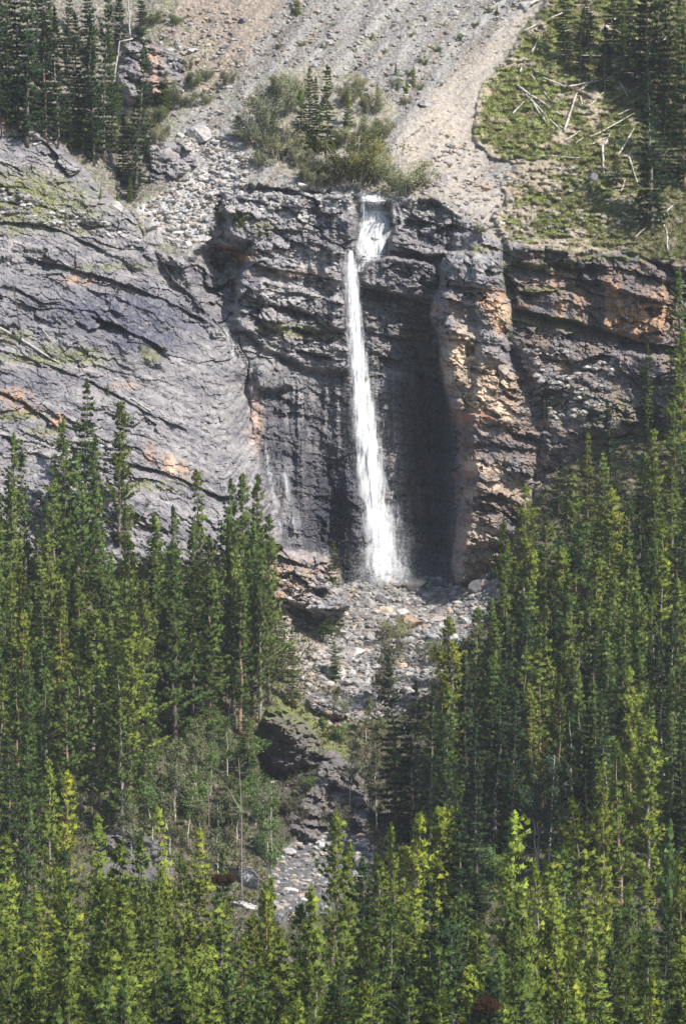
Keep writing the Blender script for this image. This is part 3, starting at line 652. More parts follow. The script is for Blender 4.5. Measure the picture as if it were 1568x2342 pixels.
def broadleaf(seed, H=9.0, nst=1, R=2.0, leaf=.26, dens=1.0, clear=.3, bush=False, tuft=9):
    rng = np.random.default_rng(seed)
    parts, cents, dirs, tint = [], [], [], []
    for s_ in range(nst):
        az = rng.uniform(0, 6.28); tilt = rng.uniform(.0, .12) if not bush else rng.uniform(.15, .75)
        h = np.array([math.cos(az), math.sin(az), 0]); Hs = H * rng.uniform(.75, 1.05)
        pts = [h * 0.15 * s_ ** .5 * bush + h * tilt * Hs * u ** 1.3 + np.array([0, 0, Hs * u * (1 - .25 * tilt * u)]) + rng.normal(0, .08 * (u > 0), 3) for u in np.linspace(0, 1, 8)]
        parts.append(tube(pts, [(.10 if not bush else .035) * (1 - .85 * u) * (H / 9) ** .5 + .008 for u in np.linspace(0, 1, 8)], 5))
        for b_ in range(int((26 if not bush else 7) * dens)):
            u = rng.uniform(clear, 1.0); i = min(6, int(u * 7)); o = pts[i] + (pts[i + 1] - pts[i]) * (u * 7 - i)
            a2 = rng.uniform(0, 6.28); ln = R * rng.uniform(.35, 1) * (1.15 - .65 * u) * (1 if not bush else .45)
            d = np.array([math.cos(a2), math.sin(a2), rng.uniform(.2, .9)]); d /= np.linalg.norm(d)
            e = o + d * ln; parts.append(tube([o, o + d * ln * .5 + (0, 0, .06 * ln), e], [.03 * (1 - .5 * u), .018, .006], 3))
            br = rng.uniform(.8, 1.2)
            for j in range(int(5 * dens) + 2):
                uu = rng.uniform(.3, 1.1); p = o + d * ln * uu + rng.normal(0, .16 * R / 2, 3)
                cents.append(p); dirs.append(rng.normal(0, 1, 3)); tint.append(np.array([br, br, br * .95]))
    dirs = np.array(dirs); dirs /= np.linalg.norm(dirs, axis=1, keepdims=True)
    v, f, c = sprays(np.array(cents), dirs, tuft, leaf, leaf * .6, 1.2, rng, np.array(tint), .17)
    nr = v - np.array([0, 0, H * .4]); nr /= np.linalg.norm(nr, axis=1, keepdims=True); nr = nr + np.array([0, 0, .4]) + rng.normal(0, .4, v.shape); nr /= np.linalg.norm(nr, axis=1, keepdims=True); f = orient(v, f, nr)
    tv, tq = join(parts)
    return (mesh_np('crown', v, f, M_LEAF, c, link=False, smooth=True, nrm=nr), mesh_np('trunk', tv, tris_from_quads(tq), M_ASPENBARK, link=False, smooth=True), H)

def snag(seed, H=9.0, forked=False):
    rng = np.random.default_rng(seed); parts = []
    pts = [np.array([.05 * u * H * math.sin(seed) + .12 * math.sin(u * 5 + seed), .03 * H * u, H * u]) for u in np.linspace(0, 1, 9)]
    parts.append(tube(pts, [.10 * (1 - .8 * u) + .015 for u in np.linspace(0, 1, 9)], 6))
    for b_ in range(22 if not forked else 12):
        u = rng.uniform(.25, .98); i = min(7, int(u * 8)); o = pts[i] + (pts[i + 1] - pts[i]) * (u * 8 - i); a = rng.uniform(0, 6.28); ln = rng.uniform(.5, 1.9) * (1.2 - u * .7)
        d = np.array([math.cos(a), math.sin(a), rng.uniform(-.3, .6)])
        parts.append(tube([o, o + d * ln * .5 + rng.normal(0, .06, 3), o + d * ln + (0, 0, .12)], [.04, .028, .01], 4))
    if forked:
        o = pts[5]; parts.append(tube([o, o + (-.9, 0, 1.0), o + (-1.7, .1, 1.9)], [.09, .06, .02], 5)); o = pts[2]; parts.append(tube([o, o + (1.2, .1, -.1), o + (2.2, 0, -.9), o + (2.9, 0, -1.2)], [.07, .06, .045, .02], 5))
    v, q = join(parts)
    return mesh_np('dead_trunk', v, tris_from_quads(q), M_DEAD, link=False, smooth=True), H
# ------------------------------------------------------------------ water
def water_material():
    m, nt, out = mat_base('white_water')
    tc = nd(nt, 'ShaderNodeTexCoord'); fac = []
    for sc_, zz in ((2.6, .10), (5.0, .15), (1.0, .35)):
        mp = nd(nt, 'ShaderNodeMapping'); mp.inputs['Scale'].default_value = (sc_, sc_, sc_ * zz)
        n = nd(nt, 'ShaderNodeTexNoise'); n.inputs['Scale'].default_value = 1; n.inputs['Detail'].default_value = 3
        nt.links.new(tc.outputs['Object'], mp.inputs[0]); nt.links.new(mp.outputs[0], n.inputs['Vector']); fac.append(n.outputs['Fac'])
    a = nd(nt, 'ShaderNodeMath', operation='ADD'); nt.links.new(fac[0], a.inputs[0]); nt.links.new(fac[1], a.inputs[1])
    b = nd(nt, 'ShaderNodeMath', operation='ADD'); nt.links.new(a.outputs[0], b.inputs[0]); nt.links.new(fac[2], b.inputs[1])
    r = nd(nt, 'ShaderNodeMapRange', interpolation_type='SMOOTHSTEP'); r.inputs[1].default_value = 1.2; r.inputs[2].default_value = 1.85; r.inputs[3].default_value = -.35; r.inputs[4].default_value = .6
    nt.links.new(b.outputs[0], r.inputs[0])
    at = nd(nt, 'ShaderNodeAttribute', attribute_name='Col')     # density of the water, thin at the edges of each sheet
    s1 = nd(nt, 'ShaderNodeMath', operation='ADD'); nt.links.new(r.outputs[0], s1.inputs[0]); nt.links.new(at.outputs['Fac'], s1.inputs[1])
    mul = nd(nt, 'ShaderNodeMath', operation='MULTIPLY', use_clamp=True); nt.links.new(s1.outputs[0], mul.inputs[0]); nt.links.new(at.outputs['Fac'], mul.inputs[1])
    d = nd(nt, 'ShaderNodeBsdfDiffuse'); d.inputs[0].default_value = (.86, .88, .91, 1); tl = nd(nt, 'ShaderNodeBsdfTranslucent'); tl.inputs[0].default_value = (.86, .88, .91, 1)
    m1 = nd(nt, 'ShaderNodeMixShader'); m1.inputs[0].default_value = .3; nt.links.new(d.outputs[0], m1.inputs[1]); nt.links.new(tl.outputs[0], m1.inputs[2])
    tr = nd(nt, 'ShaderNodeBsdfTransparent'); m2 = nd(nt, 'ShaderNodeMixShader')
    nt.links.new(mul.outputs[0], m2.inputs[0]); nt.links.new(tr.outputs[0], m2.inputs[1]); nt.links.new(m1.outputs[0], m2.inputs[2]); nt.links.new(m2.outputs[0], out.inputs[0])
    return m
M_WATER = water_material()
def fall(name, path, sheets, drops, depths, seed, thick=.5, dens=1.0, veil=.3):
    """path: rows (y, left, right) in drawing units; falling water as many curved sheets of spray, thick in the middle and thin at the edges, and flying drops"""
    rng = np.random.default_rng(seed); p = np.array(path, float); y0, y1 = p[0, 0], p[-1, 0]
    L = lambda y: np.interp(y, p[:, 0], p[:, 1]); R_ = lambda y: np.interp(y, p[:, 0], p[:, 2])
    dz = lambda y: np.interp(y, [a for a, b in depths], [b for a, b in depths])
    def at(x, y, d): return np.stack([(x - 784) * S * (d - CAM_Y), d, (1171 - y) * S * (d - CAM_Y)], -1)
    V, Q, A, N = [], [], [], []; off = 0
    n = max(6, int((y1 - y0) / 7)); k = 13; ys = np.linspace(y0, y1, n)[:, None]; uu = np.linspace(-1, 1, k)[None]
    for s_ in range(sheets):
        wid_ = rng.uniform(.35, .75) if s_ % 3 else 1.15; c0 = 0 if s_ % 3 == 0 else rng.uniform(-.45, .35)
        cx = (L(ys) + R_(ys)) / 2 + (R_(ys) - L(ys)) / 2 * (c0 + .12 * fbm(ys / 90 + s_ * 7.7, ys * 0 + s_, seed, 2)); hw = (R_(ys) - L(ys)) / 2 * wid_
        x = cx + hw * uu * (1 + .2 * fbm(ys / 30 + 0 * uu, uu * 2 + 0 * ys + s_, seed + 1, 2)); y = ys + 0 * uu
        d = dz(ys) + thick * (.9 * uu ** 2 - .5 + 1.2 * (s_ / sheets - .5)) + .18 * fbm(y / 16, uu * 3 + s_ * 3.1 + 0 * ys, seed + 2, 3)
        al = dens * (1 - np.abs(uu)) ** .6 * (.44 if s_ % 3 else veil) * np.clip(np.minimum((ys - y0) / 8 + .5, (y1 - ys) / min(34, .14 * (y1 - y0)) + .05), 0, 1)
        V.append(at(x, y, d).reshape(-1, 3)); A.append((al + 0 * y).reshape(-1)); i = np.arange(n * k).reshape(n, k) + off
        q = np.stack([i[:-1, :-1], i[1:, :-1], i[1:, 1:], i[:-1, 1:]], -1).reshape(-1, 4); Q.append(np.concatenate([q[:, [0, 1, 2]], q[:, [0, 2, 3]]])); off += n * k
    y = y0 + (y1 - y0) * rng.beta(1.8, 1.0, drops); c = (L(y) + R_(y)) / 2; wd = (R_(y) - L(y)) / 2; f = (y - y0) / (y1 - y0)
    x = c + wd * rng.normal(.1, .62, drops) * (1 + .5 * f); d = dz(y) + rng.normal(0, thick, drops)
    tet = np.array([(0, 0, 2.2), (.8, 0, -.5), (-.4, .7, -.5), (-.4, -.7, -.5)])
    vv = (at(x, y, d)[:, None, :] + tet[None] * rng.uniform(.008, .03, (drops, 1, 1))).reshape(-1, 3); B = np.arange(drops)[:, None] * 4 + off
    V.append(vv); A.append(np.full(len(vv), .6))
    for t in ((0, 1, 2), (0, 2, 3), (0, 3, 1), (1, 3, 2)): Q.append(B + [t])
    V = np.concatenate(V); a = np.concatenate(A); f = np.concatenate(Q)
    nr = np.array([.2, -.75, .62]) + rng.normal(0, .12, V.shape); nr /= np.linalg.norm(nr, axis=1, keepdims=True)   # broken water faces every way: shade it as an open, upward-lit foam
    return tag(mesh_np(name, V, orient(V, f, nr), M_WATER, np.repeat(a[:, None], 3, 1), smooth=True, nrm=nr), kind='structure')
dm = lambda x, y, lift=.5: min(depth(x + a, y + b) for a in (-16, -8, 0, 8, 16) for b in (-6, 0, 6)) - lift
MAIN = [(572, 789, 812), (600, 788, 815), (640, 789, 820), (700, 791, 827), (760, 793, 831), (800, 796, 836), (850, 799, 842), (900, 802, 853), (950, 805, 862), (1000, 808, 869), (1060, 813, 876), (1120, 819, 886), (1200, 827, 896), (1270, 836, 904), (1328, 842, 910)]
ym = [a for a, b, c in MAIN]; dmn = [dm((b + c) / 2, a) for a, b, c in MAIN]
for i in range(1, len(dmn)): dmn[i] = min(dmn[i], dmn[i - 1] + .1)
fall('waterfall', MAIN, 13, 14000, list(zip(ym, dmn)), 5, thick=.5, veil=.42)
MIST = [(1150, 822, 908), (1230, 828, 924), (1290, 822, 938), (1338, 812, 950)]
fall('waterfall_spray', MIST, 6, 14000, [(a, dm((b + c) / 2, a, .9)) for a, b, c in MIST], 15, thick=.8, dens=.42, veil=.7)
fall('stream_water', [(1512, 838, 846), (1530, 836, 848), (1552, 832, 850), (1575, 822, 850)], 4, 300, [(1512, dm(842, 1512, .3)), (1575, dm(840, 1575, .3))], 44, thick=.15, dens=.8)
UP = [(446, 828, 872), (458, 822, 878), (480, 818, 886), (520, 815, 893), (560, 810, 892), (580, 812, 888), (600, 822, 866)]
fall('upper_cascade', UP, 9, 2500, [(a, dm((b + c) / 2, a, .2)) for a, b, c in UP], 6, thick=.2, dens=.7, veil=.9)
UP2 = [(462, 823, 834), (500, 822, 838), (540, 820, 836), (575, 806, 828)]
fall('cascade_strand', UP2, 4, 900, [(a, dm((b + c) / 2, a, .35)) for a, b, c in UP2], 8, thick=.2, dens=.8)
LINK = [(575, 850, 880), (592, 832, 862), (606, 818, 834), (622, 812, 822)]
fall('linking_cascade', LINK, 4, 700, [(a, dm((b + c) / 2, a, .3)) for a, b, c in LINK], 9, thick=.2, dens=.65)
for nm, pth, n in (('side_trickle', [(455, 892, 898), (480, 896, 904), (512, 898, 906)], 8), ('side_trickle', [(468, 906, 911), (490, 913, 920), (515, 917, 924)], 7),
                   ('wet_rock_trickle', [(1010, 598, 610), (1060, 606, 622), (1120, 618, 636), (1180, 632, 644), (1235, 640, 650)], 26), ('wet_rock_trickle', [(1080, 640, 662), (1150, 648, 676), (1220, 660, 690)], 12),
                   ('gorge_trickle', [(738, 506, 520), (775, 516, 530), (830, 532, 546)], 12), ('ravine_cascade', [(225, 258, 272), (250, 262, 288), (262, 270, 294)], 24)):
    fall(nm, pth, 4, 200, [(a, dm((b + c) / 2, a, .15)) for a, b, c in pth], 20 + n, thick=.15, dens=.62)

# ------------------------------------------------------------------ stones
import bmesh
def ico(sub):
    bm = bmesh.new(); bmesh.ops.create_icosphere(bm, subdivisions=sub, radius=1); bm.verts.ensure_lookup_table()
    v = np.array([q.co[:] for q in bm.verts]); f = np.array([[q.index for q in a.verts] for a in bm.faces]); bm.free(); return v, f
def rocky(seed, sub=4, planes=11, flat=.7):
    rng = np.random.default_rng(seed); v, f = ico(sub); v = v.copy()
    nn = rng.normal(0, 1, (planes, 3)); nn /= np.linalg.norm(nn, axis=1, keepdims=True)
    for q in nn:
        dd = rng.uniform(.5, .85); h = v @ q; over = h > dd
        v[over] -= np.outer(h[over] - dd, q)
    v += .05 * np.stack([fbm(v[:, 0] * 2.2 + seed, v[:, 1] * 2.2 + v[:, 2] * 1.7, k, 4) for k in (1, 2, 3)], 1) + .02 * rng.normal(0, 1, v.shape) * (sub > 2)
    v *= np.array([1.25, 1.0, flat]); v[:, 2] -= v[:, 2].min() * .55
    return v, f
BOULDERS = [mesh_np('boulder', *rocky(k, 4, 9 + k % 5, .55 + .1 * (k % 4)), M_BOULDER, link=False) for k in range(10)]
PALE, GREY, DARK, TAN, BROWN = (.46, .44, .42), (.31, .295, .29), (.13, .125, .135), (.36, .29, .23), (.26, .19, .14)
CNAME = {PALE: 'pale', GREY: 'grey', DARK: 'dark', TAN: 'tan', BROWN: 'brown'}
boulders = []
def boulder(x, y, w_, colr, h=1.0, label=None, group='boulders of the rocky stream bed', place=None):
    o = bpy.data.objects.new('boulder', BOULDERS[len(boulders) % 10]); COL.objects.link(o)
    p = world(x, y); s_ = w_ * S * (p[1] - CAM_Y) / 2.3
    o.location = p + np.array([0, .3 * s_, -.25 * s_ * h]); o.scale = (s_, s_ * random.uniform(.8, 1.1), s_ * h * 1.25); o.rotation_euler = (random.uniform(-.25, .25), random.uniform(-.25, .25), random.choice((0, 3.14)) + random.uniform(-.6, .6))
    j = random.uniform(.85, 1.15); o.color = tuple(min(.9, c * j) for c in colr) + (1,)
    tag(o, label, 'boulder', group); boulders.append((o, x, y, w_, colr, place)); return o
for a in [(876, 1334, 44, PALE, 1.0, 'pale angular boulder standing right at the foot of the waterfall'), (945, 1345, 84, TAN, .7, 'long tan slab of rock just right of the waterfall foot'), (1091, 1356, 46, DARK, 1.5, 'tall dark boulder leaning at the base of the orange pillar'),
          (1108, 1322, 56, GREY, .9, 'grey sloping block wedged above the tall dark boulder'), (1052, 1344, 32, GREY, 1, 'grey boulder in the shade beside the foot of the pillar'), (1038, 1360, 24, GREY, 1, 'small grey boulder below the shaded corner of the alcove'),
          (836, 1388, 42, GREY, 1.1, 'rounded grey boulder on the apron below the hollow left of the fall'), (868, 1372, 24, DARK, 1, 'small dark boulder on the apron straight below the fall'), (884, 1402, 52, TAN, .8, 'flat tan block in the middle of the apron'),
          (1014, 1404, 46, TAN, .9, 'pointed tan block on the far right of the rubble apron'), (1070, 1424, 38, PALE, 1, 'white boulder at the edge of the right forest below the pillar'), (935, 1432, 76, BROWN, .8, 'large brown earth-stained block half buried in the lower apron'),
          (850, 1436, 26, DARK, 1, 'dark squarish boulder at the top of the narrow stream bed'), (846, 1460, 30, GREY, 1, 'grey boulder in the stream bed under the dark squarish one'), (770, 1500, 42, PALE, .9, 'pale boulder on the near bank beside the young slender spruce'),
          (808, 1500, 56, PALE, .8, 'broad white boulder in the middle of the stream bed'), (836, 1492, 30, TAN, .7, 'tan flat stone beside the broad white boulder'), (768, 1548, 52, PALE, .9, 'large pale boulder on the outer bend of the stream bed'),
          (815, 1562, 46, GREY, .9, 'blue-grey wedge of rock at the bottom of the visible upper stream'), (750, 1525, 34, GREY, .9, 'grey block on the left bank of the stream'), (860, 1530, 28, GREY, .9, 'grey stone at the right of the stream bed below the brush'), (795, 1460, 30, GREY, 1, 'grey stone high on the left of the narrow stream bed'),
          (662, 2042, 40, PALE, .7, 'lone white wedge-shaped boulder in the lower pool of the gully'), (572, 2020, 64, GREY, 1, 'large grey block behind the front trees at the left of the lower stream'), (560, 2075, 70, GREY, .8, 'lowest grey slab beside the lower stream'), (660, 1950, 34, GREY, .8, 'grey boulder under the slim aspen in the lower stream'),
          (735, 1938, 34, PALE, .7, 'pale flat stone at the head of the lower stream'), (700, 1962, 26, GREY, .8, 'grey stone in the middle of the lower stream'), (625, 1965, 34, GREY, .9, 'grey stone by the left bank of the lower stream'), (690, 2050, 30, TAN, .7, 'tan stone next to the white wedge-shaped boulder'), (800, 1945, 26, PALE, .7, 'pale stone by the right bank of the lower stream'),
          (622, 1790, 12, PALE, 1, 'small white stone on soil under the black outcrop'), (600, 1795, 14, TAN, 1, 'small buff stone left of the white one under the outcrop')]:
    boulder(*a)
for a in [(1356, 414, 36, DARK, 1, 'dark round boulder sitting on the grassy hillside among fallen logs'), (1221, 327, 13, GREY, 1, 'small pale round stone on the open turf'), (978, 243, 46, GREY, .8, 'squared grey boulder perched on the tan landslide'), (1016, 412, 32, GREY, .9, 'grey boulder at the foot of the landslide above the pillar'),
          (456, 312, 60, GREY, .8, 'large flat grey boulder at the head of the gravel fan'), (414, 312, 28, PALE, .9, 'pale boulder left of the large flat grey one'), (520, 318, 46, GREY, .7, 'grey slab right of the large flat boulder'), (441, 118, 28, PALE, .8, 'pale boulder on the brown slope above the ravine crag'), (408, 112, 22, GREY, .9, 'grey boulder on top of the ravine crag'),
          (390, 116, 18, GREY, .9, 'smaller grey boulder at the edge of the ravine crag'), (410, 156, 22, DARK, 1, 'dark boulder below the ravine crag by the shrubs'), (148, 108, 28, GREY, 1.2, 'grey boulder showing between the dark spruces'), (822, 446, 38, PALE, .8, 'pale boulder at the very lip above the waterfall'), (720, 152, 20, GREY, .9, 'grey stone on the scree above the cluster of spruces'),
          (1042, 34, 34, GREY, .7, 'grey block near the top of the scree slope'), (905, 52, 22, DARK, .8, 'dark block high on the scree'), (535, 92, 18, GREY, .9, 'grey stone on the brown soil slope'), (485, 48, 24, DARK, .7, 'dark rock set in the brown soil near the top'), (555, 52, 30, DARK, .7, 'dark rock right of the soil slope'), (516, 110, 26, DARK, .7, 'dark wedge rock below the soil slope'),
          (1200, 18, 30, GREY, 1, 'grey boulder at the top edge of the turf beside white logs'), (1102, 430, 40, BROWN, .9, 'brown earth-caked outcrop at the lower tip of the landslide'), (337, 522, 46, GREY, 1.1, 'smooth grey boulder at the top of the notch'), (355, 556, 50, GREY, 1.2, 'rounded grey boulder below it in the notch'), (268, 480, 34, GREY, 1.1, 'grey knob on the crest of the slab by the small firs'),
          (430, 560, 40, PALE, .8, 'pale boulder in the notch below the gravel fan'), (400, 535, 36, PALE, .7, 'pale flat rock in the middle of the notch'), (470, 548, 30, GREY, .8, 'grey rock at the right end of the notch'), (690, 428, 44, PALE, .5, 'flat pale rock beside the pool above the cliff'), (770, 446, 30, GREY, .6, 'grey rock on the cliff lip left of the fall'),
          (1186, 492, 16, DARK, .9, 'dark stone on the bare patch above the right cliff'), (150, 330, 24, GREY, .8, 'grey block on the crest of the slab below the spruces'), (40, 260, 30, TAN, 1.2, 'tan block crowning the slab at the far edge')]:
    boulder(*a, group='boulders of the upper slopes')
def inside(poly, n, seed, x0=None):
    rng = np.random.default_rng(seed); p = np.array(poly, float); out = np.zeros((0, 2))
    while len(out) < n:
        q = rng.uniform(p.min(0), p.max(0), (n * 3, 2)); out = np.concatenate([out, q[sdf(q[:, 0], q[:, 1], poly) > 1]])
    return out[:n]
zone_b = [(lambda x, y: y > 1850, 'in the shaded lower stream'), (lambda x, y: y > 1450, 'in the stream bed below the apron'), (lambda x, y: x < 860, 'on the near apron under the fall'), (lambda x, y: x < 980, 'in the middle of the rubble apron'), (lambda x, y: True, 'on the apron below the pillar')]
for x, y in inside(BED, 90, 31): boulder(x, y, 11 + 34 * random.random() ** 2.2, random.choice((GREY, GREY, PALE, GREY, TAN, DARK)), random.uniform(.7, 1.1))
for x, y in inside(BED2, 26, 32): boulder(x, y, 9 + 18 * random.random() ** 2, random.choice((GREY, GREY, PALE, GREY)), random.uniform(.6, 1))
for o, x, y, w_, c, pl_ in boulders:
    if 'label' not in o:
        z = [t for f_, t in zone_b if f_(x, y)][0]; sz = 'small' if w_ < 13 else 'mid' if w_ < 20 else 'sizeable'
        o['label'] = f"{sz} {CNAME[c]} boulder {z}"; o['group'] = f"{sz} {CNAME[c]} boulders {z}"
same = {}
for b_ in boulders: same.setdefault(b_[0]['label'], []).append(b_)
for l_, bs in same.items():
    if 1 < len(bs) < 6:
        bs.sort(key=lambda b_: b_[1])
        for i_, b_ in enumerate(bs): b_[0]['label'] = l_ + ', ' + ('leftmost' if i_ == 0 else 'rightmost' if i_ == len(bs) - 1 else ('second', 'third', 'fourth')[i_ - 1] + ' from left')
def stones(name, pts, lo, hi, cols, mat, label, seed, flat=.6, power=2.5):
    rng = np.random.default_rng(seed); n = len(pts); v0, f0 = ico(1)
    P = np.array([world(x, y) for x, y in pts]); s_ = (lo + (hi - lo) * rng.random(n) ** power)
    vs = []
    sh = v0[None] * rng.uniform(.7, 1.3, (n, len(v0), 1)) * s_[:, None, None] * np.array([1.2, 1, flat])
    a = rng.uniform(0, 6.28, n)[:, None]
    xx = sh[..., 0] * np.cos(a) - sh[..., 1] * np.sin(a); yy = sh[..., 0] * np.sin(a) + sh[..., 1] * np.cos(a)
    v = np.stack([xx, yy, sh[..., 2]], -1) + P[:, None, :]
    f = (f0[None] + (np.arange(n) * len(v0))[:, None, None]).reshape(-1, 3)
    c = np.array(cols)[rng.integers(0, len(cols), n)] * rng.uniform(.75, 1.2, (n, 1))
    return tag(mesh_np(name, v.reshape(-1, 3), f, mat, np.repeat(c, len(v0), 0)), label, 'rubble', kind='stuff')
stones('rubble', np.concatenate([inside(BED, 3000, 41), inside(BED2, 500, 42), inside(BANK, 260, 43)]), .10, .55, [GREY, (.22, .21, .205), (.38, .365, .35), TAN, (.16, .155, .15)], M_BED, 'grey broken stones filling the stream bed below the waterfall', 1)
stones('scree_stones', np.concatenate([inside(FAN, 1500, 44), inside([(380, 250), (640, 20), (700, -40), (1250, -40), (1150, 60), (960, 240), (900, 260), (700, 150), (560, 240), (430, 310)], 1500, 45), inside([(920, 420), (1010, 300), (1080, 330), (1140, 420), (1150, 540), (1040, 480)], 500, 46),
       inside([(370, 20), (560, 20), (480, 200), (360, 220)], 500, 48), inside([(1120, 380), (1480, 380), (1500, 580), (1160, 560)], 450, 49)]), .05, .42, [GREY, (.38, .36, .34), (.2, .19, .18), TAN], M_BED, 'loose grey stones strewn over the gravel fan and scree slope', 2)
stones('ledge_debris', np.concatenate([inside([(470, 420), (800, 430), (1030, 470), (1030, 500), (800, 470), (480, 490)], 700, 51), inside([(640, 1290), (740, 1290), (790, 1390), (740, 1470), (660, 1480)], 160, 52), inside([(1180, 790), (1420, 810), (1400, 960), (1240, 960)], 420, 53), inside([(0, 420), (240, 500), (330, 560), (230, 540), (0, 490)], 300, 54)]),
       .1, .5, [GREY, PALE, GREY, DARK], M_BED, 'broken rock lying on the cliff ledges', 3)

# ------------------------------------------------------------------ fallen logs and dead wood
M_LOG = plain_material('bleached_log', (.5, .46, .42), speck=.35, scale=3, use_obj=True)
def log(pts, r, label, colr=(.42, .39, .36), group='bleached logs fallen on the grassy hillside', name='fallen_log', cat='log', lift=.12, stand=False):
    n = 7; p = np.array(pts, float); t = np.linspace(0, 1, len(p)); u = np.linspace(0, 1, n)
    xs, ys = np.interp(u, t, p[:, 0]), np.interp(u, t, p[:, 1])
    if stand: d0 = depth(p[0, 0], p[0, 1]); W = np.array([world(x, y, Yabs=d0 - .2) for x, y in zip(xs, ys)])
    else:
        W = np.array([world(x, y) for x, y in zip(xs, ys)])
        W = W[0] + (W[-1] - W[0]) * u[:, None] * .75 + (W - W[0]) * .25 if len(p) == 2 else W
        W += np.array([0, -lift, lift])
    o_ = W[0].copy(); W -= o_
    v, q = tube(W + RNG.normal(0, .03, W.shape), [r * .85 * (1 - .5 * k) * random.uniform(.9, 1.1) for k in u], 7)
    parts = [(v, q)]
    if not stand and np.linalg.norm(W[-1]) > 4:
        for k in range(6):
            a = W[random.randrange(1, 6)]; parts.append(tube([a, a + RNG.normal(0, .35, 3) + (0, -.1, .3)], [.035, .012], 3))
    v, q = join(parts)
    o = mesh_np(name, v, tris_from_quads(q), M_LOG, smooth=True); o.location = o_; o.color = (*colr, 1)
    return tag(o, label, cat, group)
LG = [(820, 148, 1012, 58, .2, 'long white log lying from the scree edge up onto the turf'), (1200, 135, 1242, 92, .32, 'short thick white log on the upper hillside'), (862, 245, 898, 172, .13, 'bleached log pointing up the slope near the turf edge'), (958, 285, 1030, 265, .13, 'thin log on the turf level with the scarp'),
      (1085, 262, 1175, 260, .16, 'level white log under the upper young spruces'), (812, 335, 816, 295, .17, 'short upright white stub at the bare scarp'), (880, 335, 1030, 350, .15, 'slim log running level above the log tangle'), (915, 362, 1020, 402, .16, 'grey log entering the tangle from the scree side'), (1020, 402, 1175, 372, .17, 'white log forming the top of the tangle'),
      (860, 350, 945, 460, .16, 'log slanting down beside the tangle with a dark root end'), (790, 395, 995, 530, .2, 'longest white log crossing the middle turf downhill'), (835, 437, 990, 600, .18, 'second long log parallel to and below the longest'), (870, 480, 925, 560, .15, 'shorter log tucked under the two long parallel logs'), (775, 525, 830, 468, .14, 'short log lying crosswise beside the two long ones'),
      (1010, 603, 1070, 425, .21, 'stout white log dropping straight down from the tangle'), (1070, 430, 1150, 362, .2, 'white log crossing the tangle towards the trees'), (1085, 450, 1098, 498, .12, 'short stick hanging below the tangle'), (1120, 492, 1215, 405, .13, 'thin log climbing from the tangle towards a spruce'), (1268, 385, 1305, 452, .15, 'short log beside the trees right of the tangle'),
      (1015, 648, 1085, 605, .15, 'short white log below the stout one'), (1062, 662, 1100, 632, .13, 'small chunk of log below the short white one'), (1130, 665, 1215, 630, .12, 'thin log above the upright post-like log'), (1255, 715, 1330, 595, .16, 'log leaning uphill beside the big spruce'), (1185, 672, 1192, 798, .2, 'post-like white log pointing straight downhill'),
      (1195, 668, 1220, 615, .15, 'short log jutting above the post-like one'), (862, 712, 1085, 728, .13, 'long thin log lying level across the lower turf'), (1195, 795, 1310, 785, .12, 'thin level log beside the dark boulder'), (1305, 720, 1350, 855, .17, 'white log sloping down towards the big spruce foot'), (1270, 880, 1288, 830, .14, 'short upright log under the dark boulder'),
      (1265, 935, 1345, 912, .12, 'thin log among grass near the big spruce foot'), (1165, 865, 1290, 880, .1, 'thin grey log below the dark boulder'), (1332, 1092, 1390, 1040, .14, 'short log on the edge above the right cliff'), (1435, 1018, 1510, 940, .17, 'white log at the foot of the big spruce'), (1255, 530, 1335, 495, .11, 'slender log beside the dark trees'),
      (1435, 220, 1475, 178, .15, 'log showing between the upper dark trees'), (1110, 45, 1135, 15, .13, 'short log near the top among spruces'), (850, 22, 915, -6, .3, 'thick white log at the top where turf meets scree'), (1520, 85, 1545, 45, .11, 'thin log high among the dark trees'), (1275, 975, 1310, 1000, .12, 'small log below the big spruce on dull grass')]
for a in LG: log([(784 + a[0] / 2, a[1] / 2), (784 + a[2] / 2, a[3] / 2)], a[4], a[5])
log([(784 + 1130 / 2, 316), (784 + 1200 / 2, 298), (784 + 1335 / 2, 260)], .15, 'curved white log bending towards the dark trees')
log([(784 + 1020 / 2, 201), (784 + 1090 / 2, 215), (784 + 1150 / 2, 229)], .28, 'thick dark brown trunk lying at the heart of the tangle', (.10, .075, .06))
log([(784 + 1455 / 2, 510), (784 + 1478 / 2, 530), (784 + 1484 / 2, 575)], .18, 'curved bare log hanging over the right cliff edge')
log([(0, 753), (70, 792), (138, 834)], .22, 'long grey log resting on the grassy ledge of the slab', (.34, .32, .30), 'dead wood on the rock slab')
log([(300, 913), (345, 943)], .14, 'short grey log on the lower pale ledge of the slab', (.40, .38, .36), 'dead wood on the rock slab')
log([(98, 756), (124, 790)], .1, 'thin pole lying on the slab above the long log', (.36, .34, .32), 'dead wood on the rock slab')
log([(76, 335), (100, 325), (150, 345)], .16, 'twisted driftwood root on the crest of the slab', (.42, .39, .37), 'dead wood on the rock slab')
log([(46, 786), (50, 760), (40, 715), (30, 640)], .13, 'thin dark burnt snag bending over the grassy ledge', (.07, .06, .055), 'standing dead snags', 'dead_snag', 'dead tree', stand=True)
log([(3, 315), (2, 250), (5, 195)], .13, 'black needle-thin snag on the slab crest at the frame edge', (.05, .045, .045), 'standing dead snags', 'dead_snag', 'dead tree', stand=True)
log([(257, 212), (266, 150), (275, 95), (304, 88)], .17, 'pale dead tree with hooked top beside the ravine crag', (.42, .39, .36), 'standing dead snags', 'dead_snag', 'dead tree', stand=True)
